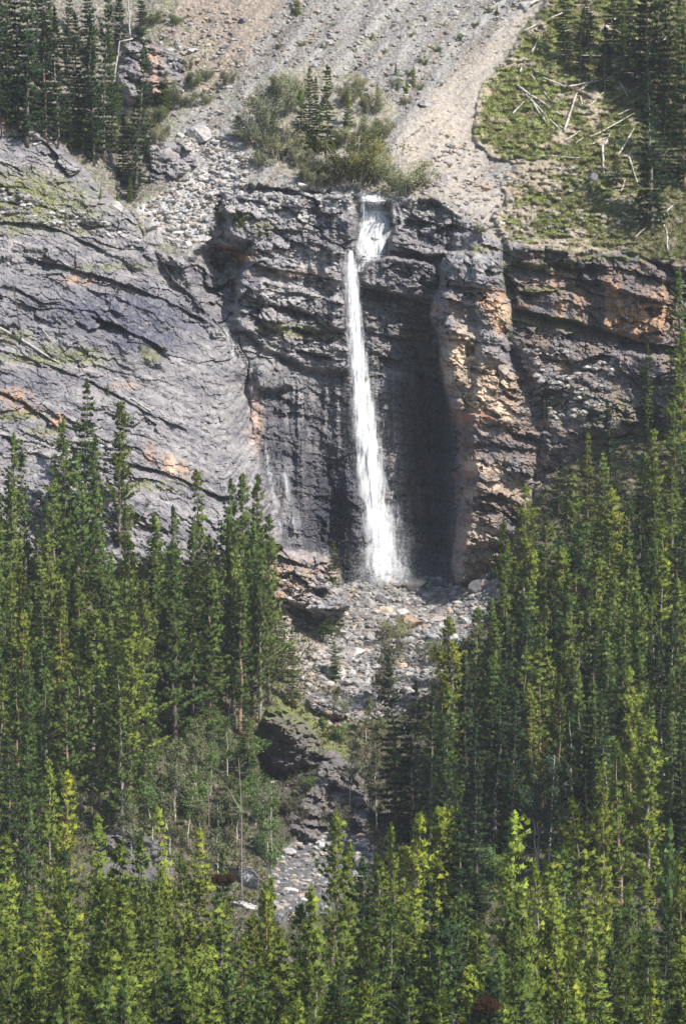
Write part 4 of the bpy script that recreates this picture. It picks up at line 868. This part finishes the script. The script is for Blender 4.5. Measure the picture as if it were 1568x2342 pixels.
log([(298, 90), (296, 40), (292, -20)], .16, 'straight grey dead trunk rising out of the picture top', (.36, .34, .33), 'standing dead snags', 'dead_snag', 'dead tree', stand=True)
log([(430, 1700), (455, 1775), (500, 1815)], .12, 'dark fallen pole leaning in the aspen gully', (.16, .13, .11), 'dead wood in the gully')
# ------------------------------------------------------------------ trees
PINES = [conifer('pine', 100 + k) for k in range(8)]
SPRUCES = [conifer('spruce', 200 + k) for k in range(7)]
FIRS = [conifer('fir', 300 + k, 9.0) for k in range(4)]
ASPENS = [broadleaf(400 + k, 9.5, 1 + k % 2, 1.7 + .2 * k, .24, .9, .3) for k in range(4)]
WILLOWS = [broadleaf(500 + k, 3.2, 14, 1.1, .15, .9, .25, True) for k in range(4)]
GREENBUSH = [broadleaf(600 + k, 4.0, 7, 1.7, .24, 1.1, .15, True) for k in range(3)]
YEL, MID, DRK, BLU, OLV, BRT = (.185, .225, .046), (.112, .160, .046), (.045, .072, .034), (.075, .12, .070), (.145, .185, .048), (.23, .26, .048)
UPD = (.048, .078, .040)
FYE, FBR, FOL, FMI = (.215, .265, .050), (.31, .36, .060), (.155, .205, .046), (.105, .155, .042)     # front belt: the foliage colours again with strong sunlight painted in
CW = {FYE: 'yellow-green', FBR: 'bright lime', FOL: 'olive green', FMI: 'mid green', YEL: 'yellow-green', MID: 'mid green', DRK: 'dark green', BLU: 'blue-green', OLV: 'olive green', BRT: 'bright lime', UPD: 'dark'}
trees = []
def place_tree(kind, x, yt, yb=None, colr=MID, wid=1.0, label=None, hm=18.0, group=None):
    lib, name, cat = {'pine': (PINES, 'lodgepole_pine', 'pine tree'), 'spruce': (SPRUCES, 'spruce_tree', 'spruce tree'), 'fir': (FIRS, 'young_fir', 'fir tree'), 'aspen': (ASPENS, 'aspen_tree', 'aspen tree'), 'willow': (WILLOWS, 'willow_shrub', 'shrub'), 'bush': (GREENBUSH, 'leafy_bush', 'shrub')}[kind]
    if yb is None:
        yb = yt + 380
        for _ in range(6):
            yy = min(yb, 2795); yb = yt + hm / (S * (depth(x, yy) - CAM_Y))
        yb = min(yb, 2795)
    crown, trunk, H = lib[random.randrange(len(lib))]
    p = world(x, yb); d = p[1] - CAM_Y; h = (yb - yt) * S * d
    r = bpy.data.objects.new(name, None); COL.objects.link(r); r.empty_display_size = .5
    r.location = p + np.array([0, 0, -.15]); s_ = h / H
    wf = wid * (random.uniform(.95, 1.5) if kind == 'pine' else random.uniform(.9, 1.3) if kind == 'spruce' else random.uniform(.88, 1.14)) * (s_ if kind in ('willow', 'bush') else max(s_, .45) ** .75 if kind in ('pine', 'spruce') else s_ ** .9)
    r.scale = (wf, wf, s_); r.rotation_euler = (random.gauss(0, .02), random.gauss(0, .025), random.uniform(0, 6.28))
    for nm, me in (('crown', crown), ('trunk', trunk)):
        o = bpy.data.objects.new(nm, me); COL.objects.link(o); o.parent = r
        if nm == 'crown':
            j = random.uniform(.82, 1.2); jj = random.gauss(0, .045); o.color = (colr[0] * j * (1 + jj), colr[1] * j, colr[2] * j * (1 - jj), 1)
        else:
            k = random.random(); o.color = ((.20, .16, .13, 1), (.27, .24, .21, 1), (.26, .17, .12, 1), (.14, .115, .10, 1))[int(k * 4)] if kind != 'fir' else (.13, .11, .09, 1)
    tag(r, label, cat, group)
    trees.append(dict(o=r, kind=kind, x=x, yt=yt, yb=yb, h=h, col=colr, label=label, name=name)); return r

# --- upper left spruces
for a in [(20, -40, 300), (62, -70, 335), (105, 25, 325), (134, 15, 335), (163, 60, 348), (190, 65, 350), (214, 35, 378), (236, -25, 368), (0, -60, 270), (40, -60, 290), (85, -90, 262), (310, 105, 432), (282, 255, 425), (300, 345, 458), (182, 28, 330), (258, 60, 345), (150, -40, 190), (118, -70, 160), (205, -80, 140), (275, -60, 110), (322, -50, 90)]:
    place_tree('spruce', *a, colr=random.choice((UPD, UPD, DRK, MID)), wid=.95)
for a, l in [((376, 160, 262), 'single young spruce beside the grey willows below the ravine crag'), ((706, 152, 345), 'tall spruce on the near side of the cluster on the scree'), ((749, 148, 348), 'tallest spruce of the cluster on the scree with a double tip'), ((728, 175, 350), 'middle spruce squeezed between the two tall ones on the scree'),
             ((690, 205, 335), 'short spruce at the shaded flank of the scree cluster'), ((626, 255, 352), 'dark lone spruce in the grey willow thicket'), ((550, 262, 312), 'small bushy spruce at the willow thicket edge')]:
    place_tree('spruce', *a, colr=random.choice((UPD, MID)), wid=1.0, label=l)
for a, l in [((796, 200, 292), 'slim young fir behind the scree cluster'), ((865, 188, 252), 'yellowish young fir on the open scree right of the willows'), ((945, 150, 200), 'tiny fir halfway up the streaked scree'), ((905, 140, 172), 'tiny fir high on the streaked scree'), ((680, -30, 36), 'bushy fir cut by the top of the picture above the scree'), ((1135, 10, 40), 'dark little fir near the top of the scree'), ((930, 178, 212), 'small fir below the tiny pair on the scree'),
             ((230, 425, 452), 'short fir on the slab crest below the spruces'), ((268, 430, 458), 'bushy low fir on the slab crest'), ((296, 405, 462), 'bright pointed fir at the slab crest end'), ((246, 870, 905), 'tiny fir growing from a crack in the slab'), ((320, 775, 800), 'tiny fir in the dark cave of the slab'), ((500, 470, 510), 'small fir on the ledge left of the upper cascade'), ((1240, 560, 612), 'small fir on the right cliff band')]:
    place_tree('fir', *a, colr=random.choice((MID, OLV, YEL)), wid=.8, label=l)
# --- upper right
for a in [(1290, -30, 140), (1325, 15, 165), (1345, -60, 110), (1382, 60, 212), (1400, -70, 130), (1440, -110, 160), (1455, -50, 210), (1476, -130, 270), (1530, -70, 310), (1552, -10, 335), (1566, 60, 430), (1424, -40, 185), (1520, 210, 420), (1500, -60, 240)]:
    place_tree('spruce', *a, colr=random.choice((UPD, DRK, DRK, MID)), wid=.95)
place_tree('spruce', 1490, 165, 530, UPD, 1.25, 'largest dark spruce on the grassy hillside with logs at its foot')
place_tree('spruce', 1407, 325, 425, DRK, .7, 'thin sparse spruce among the logs near the dark boulder')
for a, l in [((1232, 735, 905), 'slender shadowy spruce rooted in the rock beside the pillar'), ((1245, 850, 960), 'short spruce under the slender one on the dark rock'), ((1482, 785, 1015), 'grey-green spruce under the orange cliff band'), ((1402, 915, 1135), 'conical dark spruce standing apart on the rubble under the right cliff'), ((1275, 1055, 1175), 'small dark conical spruce beside the pillar foot'),
             ((1555, 620, 1000), 'tall spruce covering the end of the orange cliff band'), ((1535, 920, 1260), 'spruce in front of the tall one by the cliff end')]:
    place_tree('spruce', *a, colr=DRK if 'dark' in l or 'shadow' in l else MID, wid=.9, label=l)
# --- right forest
RFH = [('pine', 1192, 1110, YEL), ('pine', 1166, 1190, OLV), ('pine', 1240, 1180, OLV), ('pine', 1268, 1225, MID), ('spruce', 1345, 990, OLV), ('pine', 1310, 1085, OLV), ('pine', 1405, 1120, YEL), ('pine', 1436, 1150, MID), ('pine', 1490, 985, YEL), ('pine', 1510, 1060, OLV), ('pine', 1560, 760, YEL), ('spruce', 1380, 1040, MID), ('spruce', 1460, 1040, MID), ('pine', 1517, 1180, YEL),
       ('pine', 1088, 1395, MID), ('pine', 1116, 1375, MID), ('pine', 1150, 1340, OLV), ('pine', 1050, 1415, BRT), ('pine', 1236, 1490, OLV), ('pine', 1190, 1480, MID), ('pine', 1300, 1420, MID), ('pine', 1345, 1280, OLV), ('pine', 1396, 1320, OLV), ('pine', 1440, 1530, YEL), ('pine', 1470, 1300, OLV), ('pine', 1515, 1275, YEL), ('pine', 1552, 1330, OLV),
       ('spruce', 906, 1500, DRK), ('spruce', 942, 1560, DRK), ('spruce', 984, 1560, DRK), ('spruce', 1130, 1550, DRK), ('spruce', 1165, 1580, DRK), ('spruce', 1360, 1560, MID), ('spruce', 1020, 1640, DRK), ('spruce', 1090, 1660, DRK), ('pine', 1215, 1260, YEL), ('pine', 1290, 1260, YEL), ('pine', 1545, 1080, OLV), ('pine', 1430, 1260, OLV), ('pine', 1255, 1390, YEL)]  # dark green of the low spruces also paints in the shadow over this stand
for k, x, yt, c in RFH:
    place_tree(k, x, yt, None, c, 1.25 if (x, yt) == (1050, 1415) else 1.05, 'broad bright yellow-green pine at the stream edge of the right forest' if (x, yt) == (1050, 1415) else None, hm=21 if c == BRT else 17.5)
# --- left forest
LFH = [('pine', 30, 1000, MID), ('pine', 62, 1040, MID), ('pine', 150, 960, OLV), ('spruce', 200, 870, MID), ('pine', 272, 922, OLV), ('pine', 186, 1040, MID), ('pine', 222, 1000, MID), ('pine', 120, 1100, MID), ('pine', 22, 1120, OLV), ('pine', 460, 1080, OLV), ('pine', 507, 1100, MID), ('pine', 556, 1088, MID), ('pine', 592, 1090, OLV), ('pine', 400, 1160, MID), ('pine', 366, 1180, MID), ('pine', 345, 1240, MID),
       ('pine', 310, 1160, OLV), ('pine', 285, 1230, YEL), ('pine', 230, 1200, MID), ('pine', 250, 1330, MID), ('pine', 330, 1330, OLV), ('pine', 75, 1200, MID), ('pine', 160, 1210, MID), ('pine', 20, 1330, OLV), ('pine', 52, 1400, YEL), ('pine', 130, 1390, YEL), ('pine', 212, 1400, YEL), ('pine', 440, 1200, MID), ('pine', 480, 1230, MID), ('pine', 530, 1190, MID), ('pine', 616, 1180, OLV), ('pine', 575, 1200, MID)]
for k, x, yt, c in LFH: place_tree(k, x, yt, None, c, 1.05, hm=20 if x > 420 else 18.5)
for a, l in [(('spruce', 761, 1238, 1462, OLV), 'slender lone spruce standing in front of the dark hollow left of the fall'), (('spruce', 740, 1350, 1470, MID), 'short spruce at the foot of the slender lone one'), (('spruce', 764, 1465, 1555, OLV), 'small thin spruce on the stream bank boulders'), (('spruce', 670, 1435, 1612, MID), 'isolated spruce with a bare stem on the left stream bank'), (('spruce', 645, 1400, 1560, MID), 'spruce at the edge of the left forest above the grassy outcrop'),
             (('spruce', 570, 1600, 1790, MID), 'spruce with layered branches left of the black outcrop'), (('spruce', 330, 1640, 1880, MID), 'layered broad spruce behind the aspens in the gully'), (('fir', 705, 1715, 1760, DRK), 'dark small fir clinging to the black outcrop'), (('spruce', 405, 1570, 1690, OLV), 'yellowing slim spruce above the aspens')]:
    place_tree(*a[:5], wid=.95, label=l)
# --- front row
FGH = [('spruce', 28, 1690, DRK), ('pine', 70, 1655, MID), ('pine', 140, 1770, BRT), ('pine', 118, 1740, OLV), ('pine', 216, 1868, YEL), ('pine', 265, 1935, OLV), ('pine', 312, 1915, YEL), ('pine', 396, 1850, BRT), ('spruce', 462, 1900, YEL), ('pine', 590, 2010, OLV), ('pine', 625, 2028, YEL), ('pine', 702, 2035, YEL), ('pine', 768, 1862, YEL), ('pine', 788, 1935, OLV), ('spruce', 832, 1965, DRK), ('pine', 880, 1955, OLV), ('pine', 908, 1888, YEL),
       ('pine', 952, 1862, BRT), ('pine', 988, 1850, YEL), ('spruce', 1020, 1852, YEL), ('spruce', 1056, 1862, DRK), ('pine', 1166, 1862, BRT), ('pine', 1232, 1980, BRT), ('pine', 1252, 1975, YEL), ('pine', 1286, 1940, MID), ('pine', 1416, 1700, OLV), ('pine', 1372, 1745, YEL), ('pine', 1345, 1830, YEL), ('pine', 1482, 1660, YEL), ('pine', 1532, 1880, MID), ('pine', 1472, 2000, OLV), ('pine', 1560, 1960, OLV), ('spruce', 1106, 2005, DRK), ('pine', 1200, 2040, OLV), ('pine', 1330, 2080, YEL), ('pine', 350, 1990, OLV), ('pine', 430, 1960, YEL)]
for k, x, yt, c in FGH: place_tree(k, x, yt, None, {YEL: FYE, BRT: FBR, OLV: FOL, MID: FMI}.get(c, c), 1.1, hm=18.0 if yt < 2060 else 16)
place_tree('spruce', 514, 1945, None, OLV, .8, 'dark thin spruce top carrying two brown witches broom clumps', hm=17)
# --- the rest of the stands, kept apart from one another
def fill(poly, n, sx_, sy_, seed, kinds, cols, hm, wid=1.05):
    rng = np.random.default_rng(seed); pts = [(t['x'], t['yt']) for t in trees]; p = np.array(poly, float); tries = made = 0
    while made < n and tries < 6000:
        tries += 1; q = rng.uniform(p.min(0), p.max(0))
        if sdf(q[:1], q[1:], poly)[0] < 0: continue
        if any(((q[0] - a) / sx_) ** 2 + ((q[1] - b) / sy_) ** 2 < 1 for a, b in pts): continue
        pts.append(tuple(q)); made += 1
        place_tree(random.choice(kinds), q[0], q[1], None, random.choice(cols), wid, hm=hm * random.uniform(.9, 1.1))
fill([(-30, 1120), (130, 1210), (280, 1260), (420, 1240), (600, 1215), (600, 1300), (540, 1330), (400, 1330), (330, 1480), (180, 1560), (-30, 1600)], 40, 34, 60, 71, ['pine', 'pine', 'pine', 'spruce'], [MID, MID, OLV, YEL, MID], 17)
fill([(1150, 1250), (1300, 1200), (1400, 1150), (1590, 1000), (1590, 1720), (1400, 1640), (1300, 1600), (1100, 1560), (1000, 1600), (990, 1500), (1090, 1440), (1130, 1390)], 60, 32, 60, 72, ['pine', 'pine', 'spruce'], [MID, OLV, MID, DRK, MID], 17)
fill([(-30, 1860), (150, 1950), (420, 2030), (600, 2090), (760, 2050), (1000, 2000), (1300, 2060), (1590, 1960), (1590, 2330), (-30, 2330)], 125, 29, 40, 73, ['pine', 'pine', 'pine', 'spruce'], [FOL, FYE, FMI, FOL, DRK, FMI], 15.5, 1.15)
# --- broadleaved trees and shrubs
GA, GB, GC = (.17, .195, .105), (.15, .22, .08), (.14, .135, .085)
for a, l in [((400, 1655, 1885, GA), 'pale grey-leaved aspen with a forked white trunk in the gully'), ((446, 1640, 1850, GA), 'grey-green aspen right of the forked white one'), ((520, 1640, 1790, GB), 'green aspen left of the black outcrop'), ((620, 1790, 2050, GB), 'slim aspen with an airy grey-green crown over the lower stream'), ((500, 1840, 2040, GA), 'yellowish aspen beside the long bare trunk'),
             ((270, 1780, 1900, GB), 'rounded green aspen behind the front pines at the gully edge'), ((480, 1690, 1830, GB), 'small aspen in the middle of the gully thicket'), ((880, 1430, 1640, GC), 'thin tan-twigged tree at the top of the stream bed'), ((850, 1610, 1800, GA), 'sparse pale-stemmed aspen at the shaded stream edge'), ((800, 1680, 1850, GC), 'brownish thin aspen against the shaded bank'), ((990, 1480, 1640, GC), 'grey twiggy willow tree beside the broad bright pine'),
             ((1258, 1730, 2000, BLU), 'blue-green aspen with curved pale stems below the dark stand'), ((1230, 1760, 2010, BLU), 'second blue-green aspen leaning beside the curved-stem one'), ((860, 1700, 1900, GC), 'dim bare-stemmed aspen under the dark spruces'), ((1545, 1900, 2140, BLU), 'leafy aspen showing between front pines at the far edge'), ((835, 1570, 1700, GA), 'low pale aspen below the bottom of the upper stream')]:
    place_tree('aspen', a[0], a[1], a[2], a[3], 1.0, l, group='aspens along the gully')
for x, y, h, c, k in [(390, 1960, 190, GA, 'aspen'), (430, 1930, 180, GB, 'aspen'), (465, 1960, 170, GA, 'aspen'), (540, 1930, 170, GB, 'aspen'), (350, 1930, 170, GB, 'aspen'), (300, 1960, 150, GA, 'aspen'), (410, 1790, 120, GB, 'aspen'), (480, 1760, 110, GA, 'aspen'), (585, 1900, 120, GB, 'aspen'), (370, 1860, 90, GB, 'bush'), (450, 1870, 90, GB, 'bush'), (520, 1890, 90, GA, 'bush'), (430, 1700, 70, GB, 'bush'), (490, 1690, 70, GB, 'bush'), (550, 1760, 80, GB, 'bush'), (330, 1800, 90, GB, 'bush'), (250, 1890, 80, GA, 'bush'), (300, 1870, 70, GB, 'bush'), (600, 1960, 60, GB, 'bush'), (845, 1860, 120, GC, 'aspen'), (815, 1780, 90, GC, 'aspen'), (870, 1620, 100, GC, 'aspen'), (780, 1700, 50, GB, 'bush'), (740, 1665, 30, GB, 'bush'), (700, 1810, 40, GB, 'bush'), (660, 1870, 50, GC, 'bush'), (770, 1900, 60, GC, 'bush')]:
    place_tree(k, x, y - h, y, c, 1.1)
for x, y, h, c, l in [(1090, 2010, 110, GB, 'round leafy green bush behind the front pines right of the dark spire'), (1130, 2020, 100, GB, 'lower leafy green bush beside the round one'), (600, 1700, 60, GB, 'small green bush at the left of the black outcrop'), (560, 1850, 90, GB, 'leafy bush under the bare trunk in the gully'), (1160, 640, 26, GB, 'green bush in the cleft beside the pillar'), (1165, 780, 22, GB, 'bright little bush in the crack at the pillar shoulder'), (655, 470, 16, MID, 'dwarf bush on the cliff lip'),
                      (545, 520, 34, MID, 'dark bush in the rock cleft left of the buttress'), (610, 535, 26, MID, 'dark bush on the ledge above the buttress'), (500, 625, 40, DRK, 'dark bush in the shaded gorge left of the buttress'), (1300, 915, 24, GB, 'low green bush on the dark rubble under the right cliff'), (470, 1480, 70, BLU, 'silvery bush deep in the left forest'), (960, 1870, 60, GC, 'dull bush under the dark spruces'), (690, 1880, 40, GC, 'dull bush on the shaded bank above the lower stream')]:
    place_tree('bush', x, y - h, y, c, 1.0, l, group='leafy bushes')
WG = (.25, .26, .16)
for x, y, w_, h, c in [(612, 305, 1, 90, WG), (650, 258, 1, 80, WG), (640, 372, 1, 80, WG), (684, 385, 1, 50, WG), (732, 405, 1.1, 56, WG), (762, 425, 1, 66, WG), (812, 432, 1.25, 130, (.19, .2, .07)), (850, 262, 1, 60, WG), (924, 445, 1.5, 86, WG), (722, 432, 1.1, 46, WG), (600, 338, 1, 70, WG), (700, 418, 1, 50, WG), (588, 385, 1, 46, WG), (412, 248, 1.4, 50, (.13, .15, .09)), (386, 215, 1, 40, WG), (442, 205, 1, 44, (.13, .16, .07)), (474, 184, 1, 30, WG), (524, 192, 1.2, 34, WG),
                       (800, 238, 1, 50, WG), (790, 338, 1, 50, WG), (832, 340, 1.1, 70, (.15, .17, .08)), (1096, 540, 1.2, 30, (.14, .16, .09)), (690, 236, 1, 60, WG), (640, 225, 1.1, 60, WG), (875, 325, 1, 60, WG), (560, 330, 1, 40, WG), (862, 420, 1.1, 80, WG), (820, 210, 1.2, 40, WG), (740, 110, 1.3, 16, WG), (850, 90, 1.3, 18, WG), (690, 105, 1.3, 16, WG), (470, 240, 1, 30, WG), (900, 1470, 1.2, 60, WG), (985, 1520, 1.2, 60, WG), (715, 1430, 1.1, 40, WG), (780, 1640, 1.1, 50, WG), (760, 1600, 1, 36, (.14, .15, .06)), (330, 300, 1, 60, WG), (360, 330, 1, 50, WG), (330, 250, 1, 50, (.12, .14, .07)), (365, 285, 1, 46, (.12, .14, .06)), (430, 160, 1, 30, (.13, .16, .06)), (350, 60, 1.1, 40, (.12, .15, .05)), (300, 330, 1, 60, (.12, .13, .08)), (400, 60, 1, 30, (.13, .16, .06)), (1120, 30, 1, 16, (.13, .16, .06)), (1085, 62, 1.2, 14, (.14, .16, .07)), (1050, 92, 1, 18, (.12, .15, .06)), (1000, 118, 1.3, 16, (.14, .16, .07)), (965, 150, 1, 22, (.15, .18, .06)), (935, 172, 1.3, 18, (.13, .16, .07)), (905, 205, 1, 30, (.14, .17, .06)), (880, 120, 1.4, 12, WG), (810, 118, 1.3, 12, WG), (1010, 60, 1.3, 12, WG), (940, 84, 1.4, 12, WG), (960, 205, 1, 16, (.14, .17, .06)), (925, 240, 1.1, 22, WG), (760, 60, 1.3, 12, WG), (640, 110, 1.3, 14, WG)]:
    place_tree('willow', x, y - h, y, c, w_)
SN = [snag(701), snag(702, 11.0, True)]
for x, yt, yb, k, l in [(556, 1735, 2065, 1, 'tall bare pale trunk with forked broken top in the gully'), (478, 1780, 1900, 0, 'short grey dead tree among the aspens'), (1290, 1740, 1960, 0, 'curved bare trunk in front of the dark stand'), (140, 1560, 1790, 0, 'grey dead pine among the left stand stems'), (186, 1100, 1340, 0, 'white bare dead trunk at the back of the left forest'), (590, 1960, 2090, 0, 'thin grey snag by the lower stream'), (1180, 1600, 1830, 0, 'pale dead stem in the dark part of the right forest'), (60, 1280, 1580, 0, 'grey dead pine among green ones near the far end of the left forest'), (340, 1420, 1700, 0, 'bare grey stem in the lower left forest above the aspens'), (1330, 1480, 1800, 0, 'bare grey stem amid the right forest'), (1500, 1450, 1780, 0, 'grey dead pine near the end of the right forest'), (300, 2040, 2380, 0, 'bare grey stem within the front belt under the gully'), (960, 2080, 2400, 0, 'whitish dead stem within the front belt below the stream'), (1440, 2060, 2400, 0, 'bare pale stem within the front belt near its tall pines')]:
    me, H = SN[k]
    p = world(x, yb); o = bpy.data.objects.new('dead_tree', me); COL.objects.link(o); s_ = (yb - yt) * S * (p[1] - CAM_Y) / H
    o.location = p; o.scale = (s_ * (.62 if k else .8), s_ * (.62 if k else .8), s_); o.rotation_euler[2] = 0 if k else random.uniform(0, 6); tag(o, l, 'dead tree', 'bare dead trees')
# brown witches' brooms
def broom(x, y, Yv, r, label):
    rng = np.random.default_rng(int(x)); d = rng.normal(0, 1, (900, 3)); d /= np.linalg.norm(d, axis=1, keepdims=True)
    v, f, c = sprays(d * r * rng.uniform(.2, 1, (900, 1)) ** .8 * np.array([1.15, 1.15, .85]) * (1 + .5 * noise(d[:, :1] * 2 + 5, d[:, 2:] * 2, 4)), d, 3, .30, .045, .7, rng, np.tile(c3(1, 1, 1), (900, 1)), .03)
    o = mesh_np('witches_broom', v, f, M_NEEDLE, c); o.color = (.085, .048, .026, 1); o.location = world(x, y, Yabs=Yv); tag(o, label, 'plant growth', 'witches brooms in the front pines')
t0 = [t for t in trees if t['label'] and 'witches' in t['label']][0]['o'].location[1]
broom(500, 2012, t0 - .3, .40, 'brown twiggy clump on the near side of a thin spruce top'); broom(525, 2009, t0 - .2, .36, 'smaller brown clump on the other side of that spruce top')
tb = min((t for t in trees if abs(t['x'] - 1115) < 40 and t['yt'] < 2280 and t['yb'] > 2300), key=lambda t: t['o'].location[1], default=None)
broom(1115, 2298, (tb['o'].location[1] if tb else -170) - 1.2, .6, 'single round brown clump low in the front row of trees')

# ------------------------------------------------------------------ labels from what can be seen
def zone(t):
    x, y, yb = t['x'], t['yt'], t['yb']
    if t['kind'] in ('aspen', 'bush'):
        return ('on the shaded bank beside the black outcrop' if x > 640 else 'by the lower stream' if x > 560 else 'low in the aspen gully' if yb > 1900 else 'in the aspen gully' if yb > 1780 else 'at the top of the aspen gully')
    if t['kind'] == 'willow':
        return 'beside the stream bed' if y > 1300 else 'on the upper scree' if y < 110 else 'by the ravine crag' if x < 540 else 'on the right cliff edge' if x > 1000 else 'at the cliff lip above the fall' if yb > 410 else 'in the thicket around the spruce cluster' if yb > 310 else 'at the top of the thicket on the scree'
    if y < 500: return 'in the dark stand above the slab' if x < 500 else 'on the hillside beyond the logs'
    front = y > 1640 and yb > 2150
    if front:
        d_ = 'topping the front belt' if y < 1960 else 'amid the front belt' if y < 2130 else 'low in the front belt'
        return d_ + (' under the aspen gully' if 240 < x < 560 else ' at its left end' if x <= 240 else ' below the lower stream' if x < 880 else ' under the dark stand' if x < 1210 else ' near its tall pines' if x < 1440 else ' at its right end')
    if x < 700:
        d_ = 'against the slab' if y < 1130 else 'amid the left forest' if y < 1300 else 'low in the left forest'
        return d_ + (' by the edge' if x < 110 else ' under the slab foot' if x < 340 else ' towards the gorge' if x < 480 else ' at its stream side')
    d_ = 'at the right forest back' if y < 1130 else 'high in the right forest' if y < 1330 else 'amid the right forest' if y < 1500 else 'low in the right forest'
    return d_ + (' by the stream' if x < 1110 else ' below the pillar' if x < 1270 else ' under the dark cliff' if x < 1420 else ' by the edge')
CW.update({GA: 'grey-green', GB: 'fresh green', GC: 'dull brownish'})
KN = {'aspen': 'aspen', 'bush': 'leafy bush', 'pine': 'pine', 'spruce': 'spruce', 'fir': 'fir', 'willow': 'grey willow'}
groups = {}
for t in trees:
    if t['label']: continue
    sz = '' if t['kind'] in ('willow', 'aspen', 'bush') else 'tall ' if t['h'] > 19 else 'short ' if t['h'] < 14.5 else ''
    l = (sz + ('' if t['kind'] == 'willow' else CW[t['col']] + ' ') + KN[t['kind']] + (' shrub ' if t['kind'] == 'willow' else ' ') + zone(t))
    groups.setdefault(l, []).append(t)
ORD = ['leftmost', 'second from left', 'third from left', 'fourth from left', 'fifth from left', 'sixth from left', 'seventh from left', 'eighth from left', 'ninth from left', 'tenth from left', 'eleventh from left', 'twelfth from left', 'thirteenth from left', 'fourteenth from left']
for l0, ts0 in list(groups.items()):
    if len(ts0) > 9:
        ts0.sort(key=lambda t: t['yt']); h_ = len(ts0) // 2; del groups[l0]
        groups['higher-topped ' + l0] = ts0[:h_]; groups['lower-topped ' + l0] = ts0[h_:]
for l, ts in groups.items():
    ts.sort(key=lambda t: t['x'])
    for i, t in enumerate(ts):
        e = '' if len(ts) == 1 else ', the left one' if len(ts) == 2 and i == 0 else ', the right one' if len(ts) == 2 else ', ' + (ORD[i] if i < len(ts) - 1 else 'rightmost')
        t['o']['label'] = l + e
for t in trees:
    if 'group' not in t['o']:
        t['o']['group'] = {'willow': 'grey willow shrubs', 'aspen': 'aspens along the gully', 'bush': 'leafy bushes', 'fir': 'young firs on scree and ledges'}.get(t['kind'], 'conifers of the upper slopes' if t['yt'] < 800 and t['yb'] < 1050 else 'front belt of conifers' if t['yb'] > 2150 else 'left forest conifers' if t['x'] < 800 else 'right forest conifers')

# ------------------------------------------------------------------ grass and ground cover
def cover(name, pts, n, L, W, cols, mat_, label, seed, up=1.0):
    rng = np.random.default_rng(seed); P = np.array([world(x, y) for x, y in pts])
    d = rng.normal(0, .45, P.shape) + np.array([0, -.2, up]); d /= np.linalg.norm(d, axis=1, keepdims=True)
    tint = np.array(cols)[rng.integers(0, len(cols), len(P))]
    v, f, c = sprays(P + np.array([0, 0, L * .3]), d, n, L, W, .6, rng, tint, L * .5)
    o = mesh_np(name, v, f, mat_, c); o.color = (1, 1, 1, 1); return tag(o, label, 'ground cover', kind='stuff')
def on_class(pts, k):
    i = np.clip(np.searchsorted(gx, pts[:, 0]), 0, NX - 1); j = np.clip(np.searchsorted(gy, pts[:, 1]), 0, NY - 1)
    return pts[(cls[j, i] == k)], i, j
q = inside([(1050, -40), (1620, -40), (1620, 640), (1140, 580), (1050, 330)], 16000, 61); q, _, _ = on_class(q, 2)
i = np.clip(np.searchsorted(gx, q[:, 0]), 0, NX - 1); j = np.clip(np.searchsorted(gy, q[:, 1]), 0, NY - 1)
q = q[bare[j, i] < .4]
cover('grass', q, 4, .38, .10, [(.12, .145, .035), (.16, .175, .045), (.09, .105, .035), (.14, .11, .055)], M_NEEDLE, 'short tufted grass and low shrubs covering the hillside', 62)
q = inside([(-40, 1260), (1620, 1000), (1620, 2350), (-40, 2350)], 26000, 63); q, _, _ = on_class(q, 4)
cover('undergrowth', q, 5, .5, .16, [(.07, .095, .03), (.055, .075, .028), (.10, .115, .04), (.12, .095, .055)], M_LEAF, 'low shrubs and grass growing under the forest', 64)
q = inside([(0, 400), (250, 480), (700, 740), (800, 770), (800, 800), (400, 850), (350, 1130), (0, 1010)], 9000, 65)
i = np.clip(np.searchsorted(gx, q[:, 0]), 0, NX - 1); j = np.clip(np.searchsorted(gy, q[:, 1]), 0, NY - 1)
q2 = inside([(1030, 560), (1560, 580), (1560, 800), (1180, 800), (1050, 600)], 3000, 66); q = np.concatenate([q, q2]); i = np.clip(np.searchsorted(gx, q[:, 0]), 0, NX - 1); j = np.clip(np.searchsorted(gy, q[:, 1]), 0, NY - 1)
q = q[cliff_grass[j, i] > .35]
cover('ledge_grass', q, 4, .26, .08, [(.13, .15, .04), (.17, .18, .05), (.11, .105, .05)], M_NEEDLE, 'grass growing on the narrow rock ledges', 67)
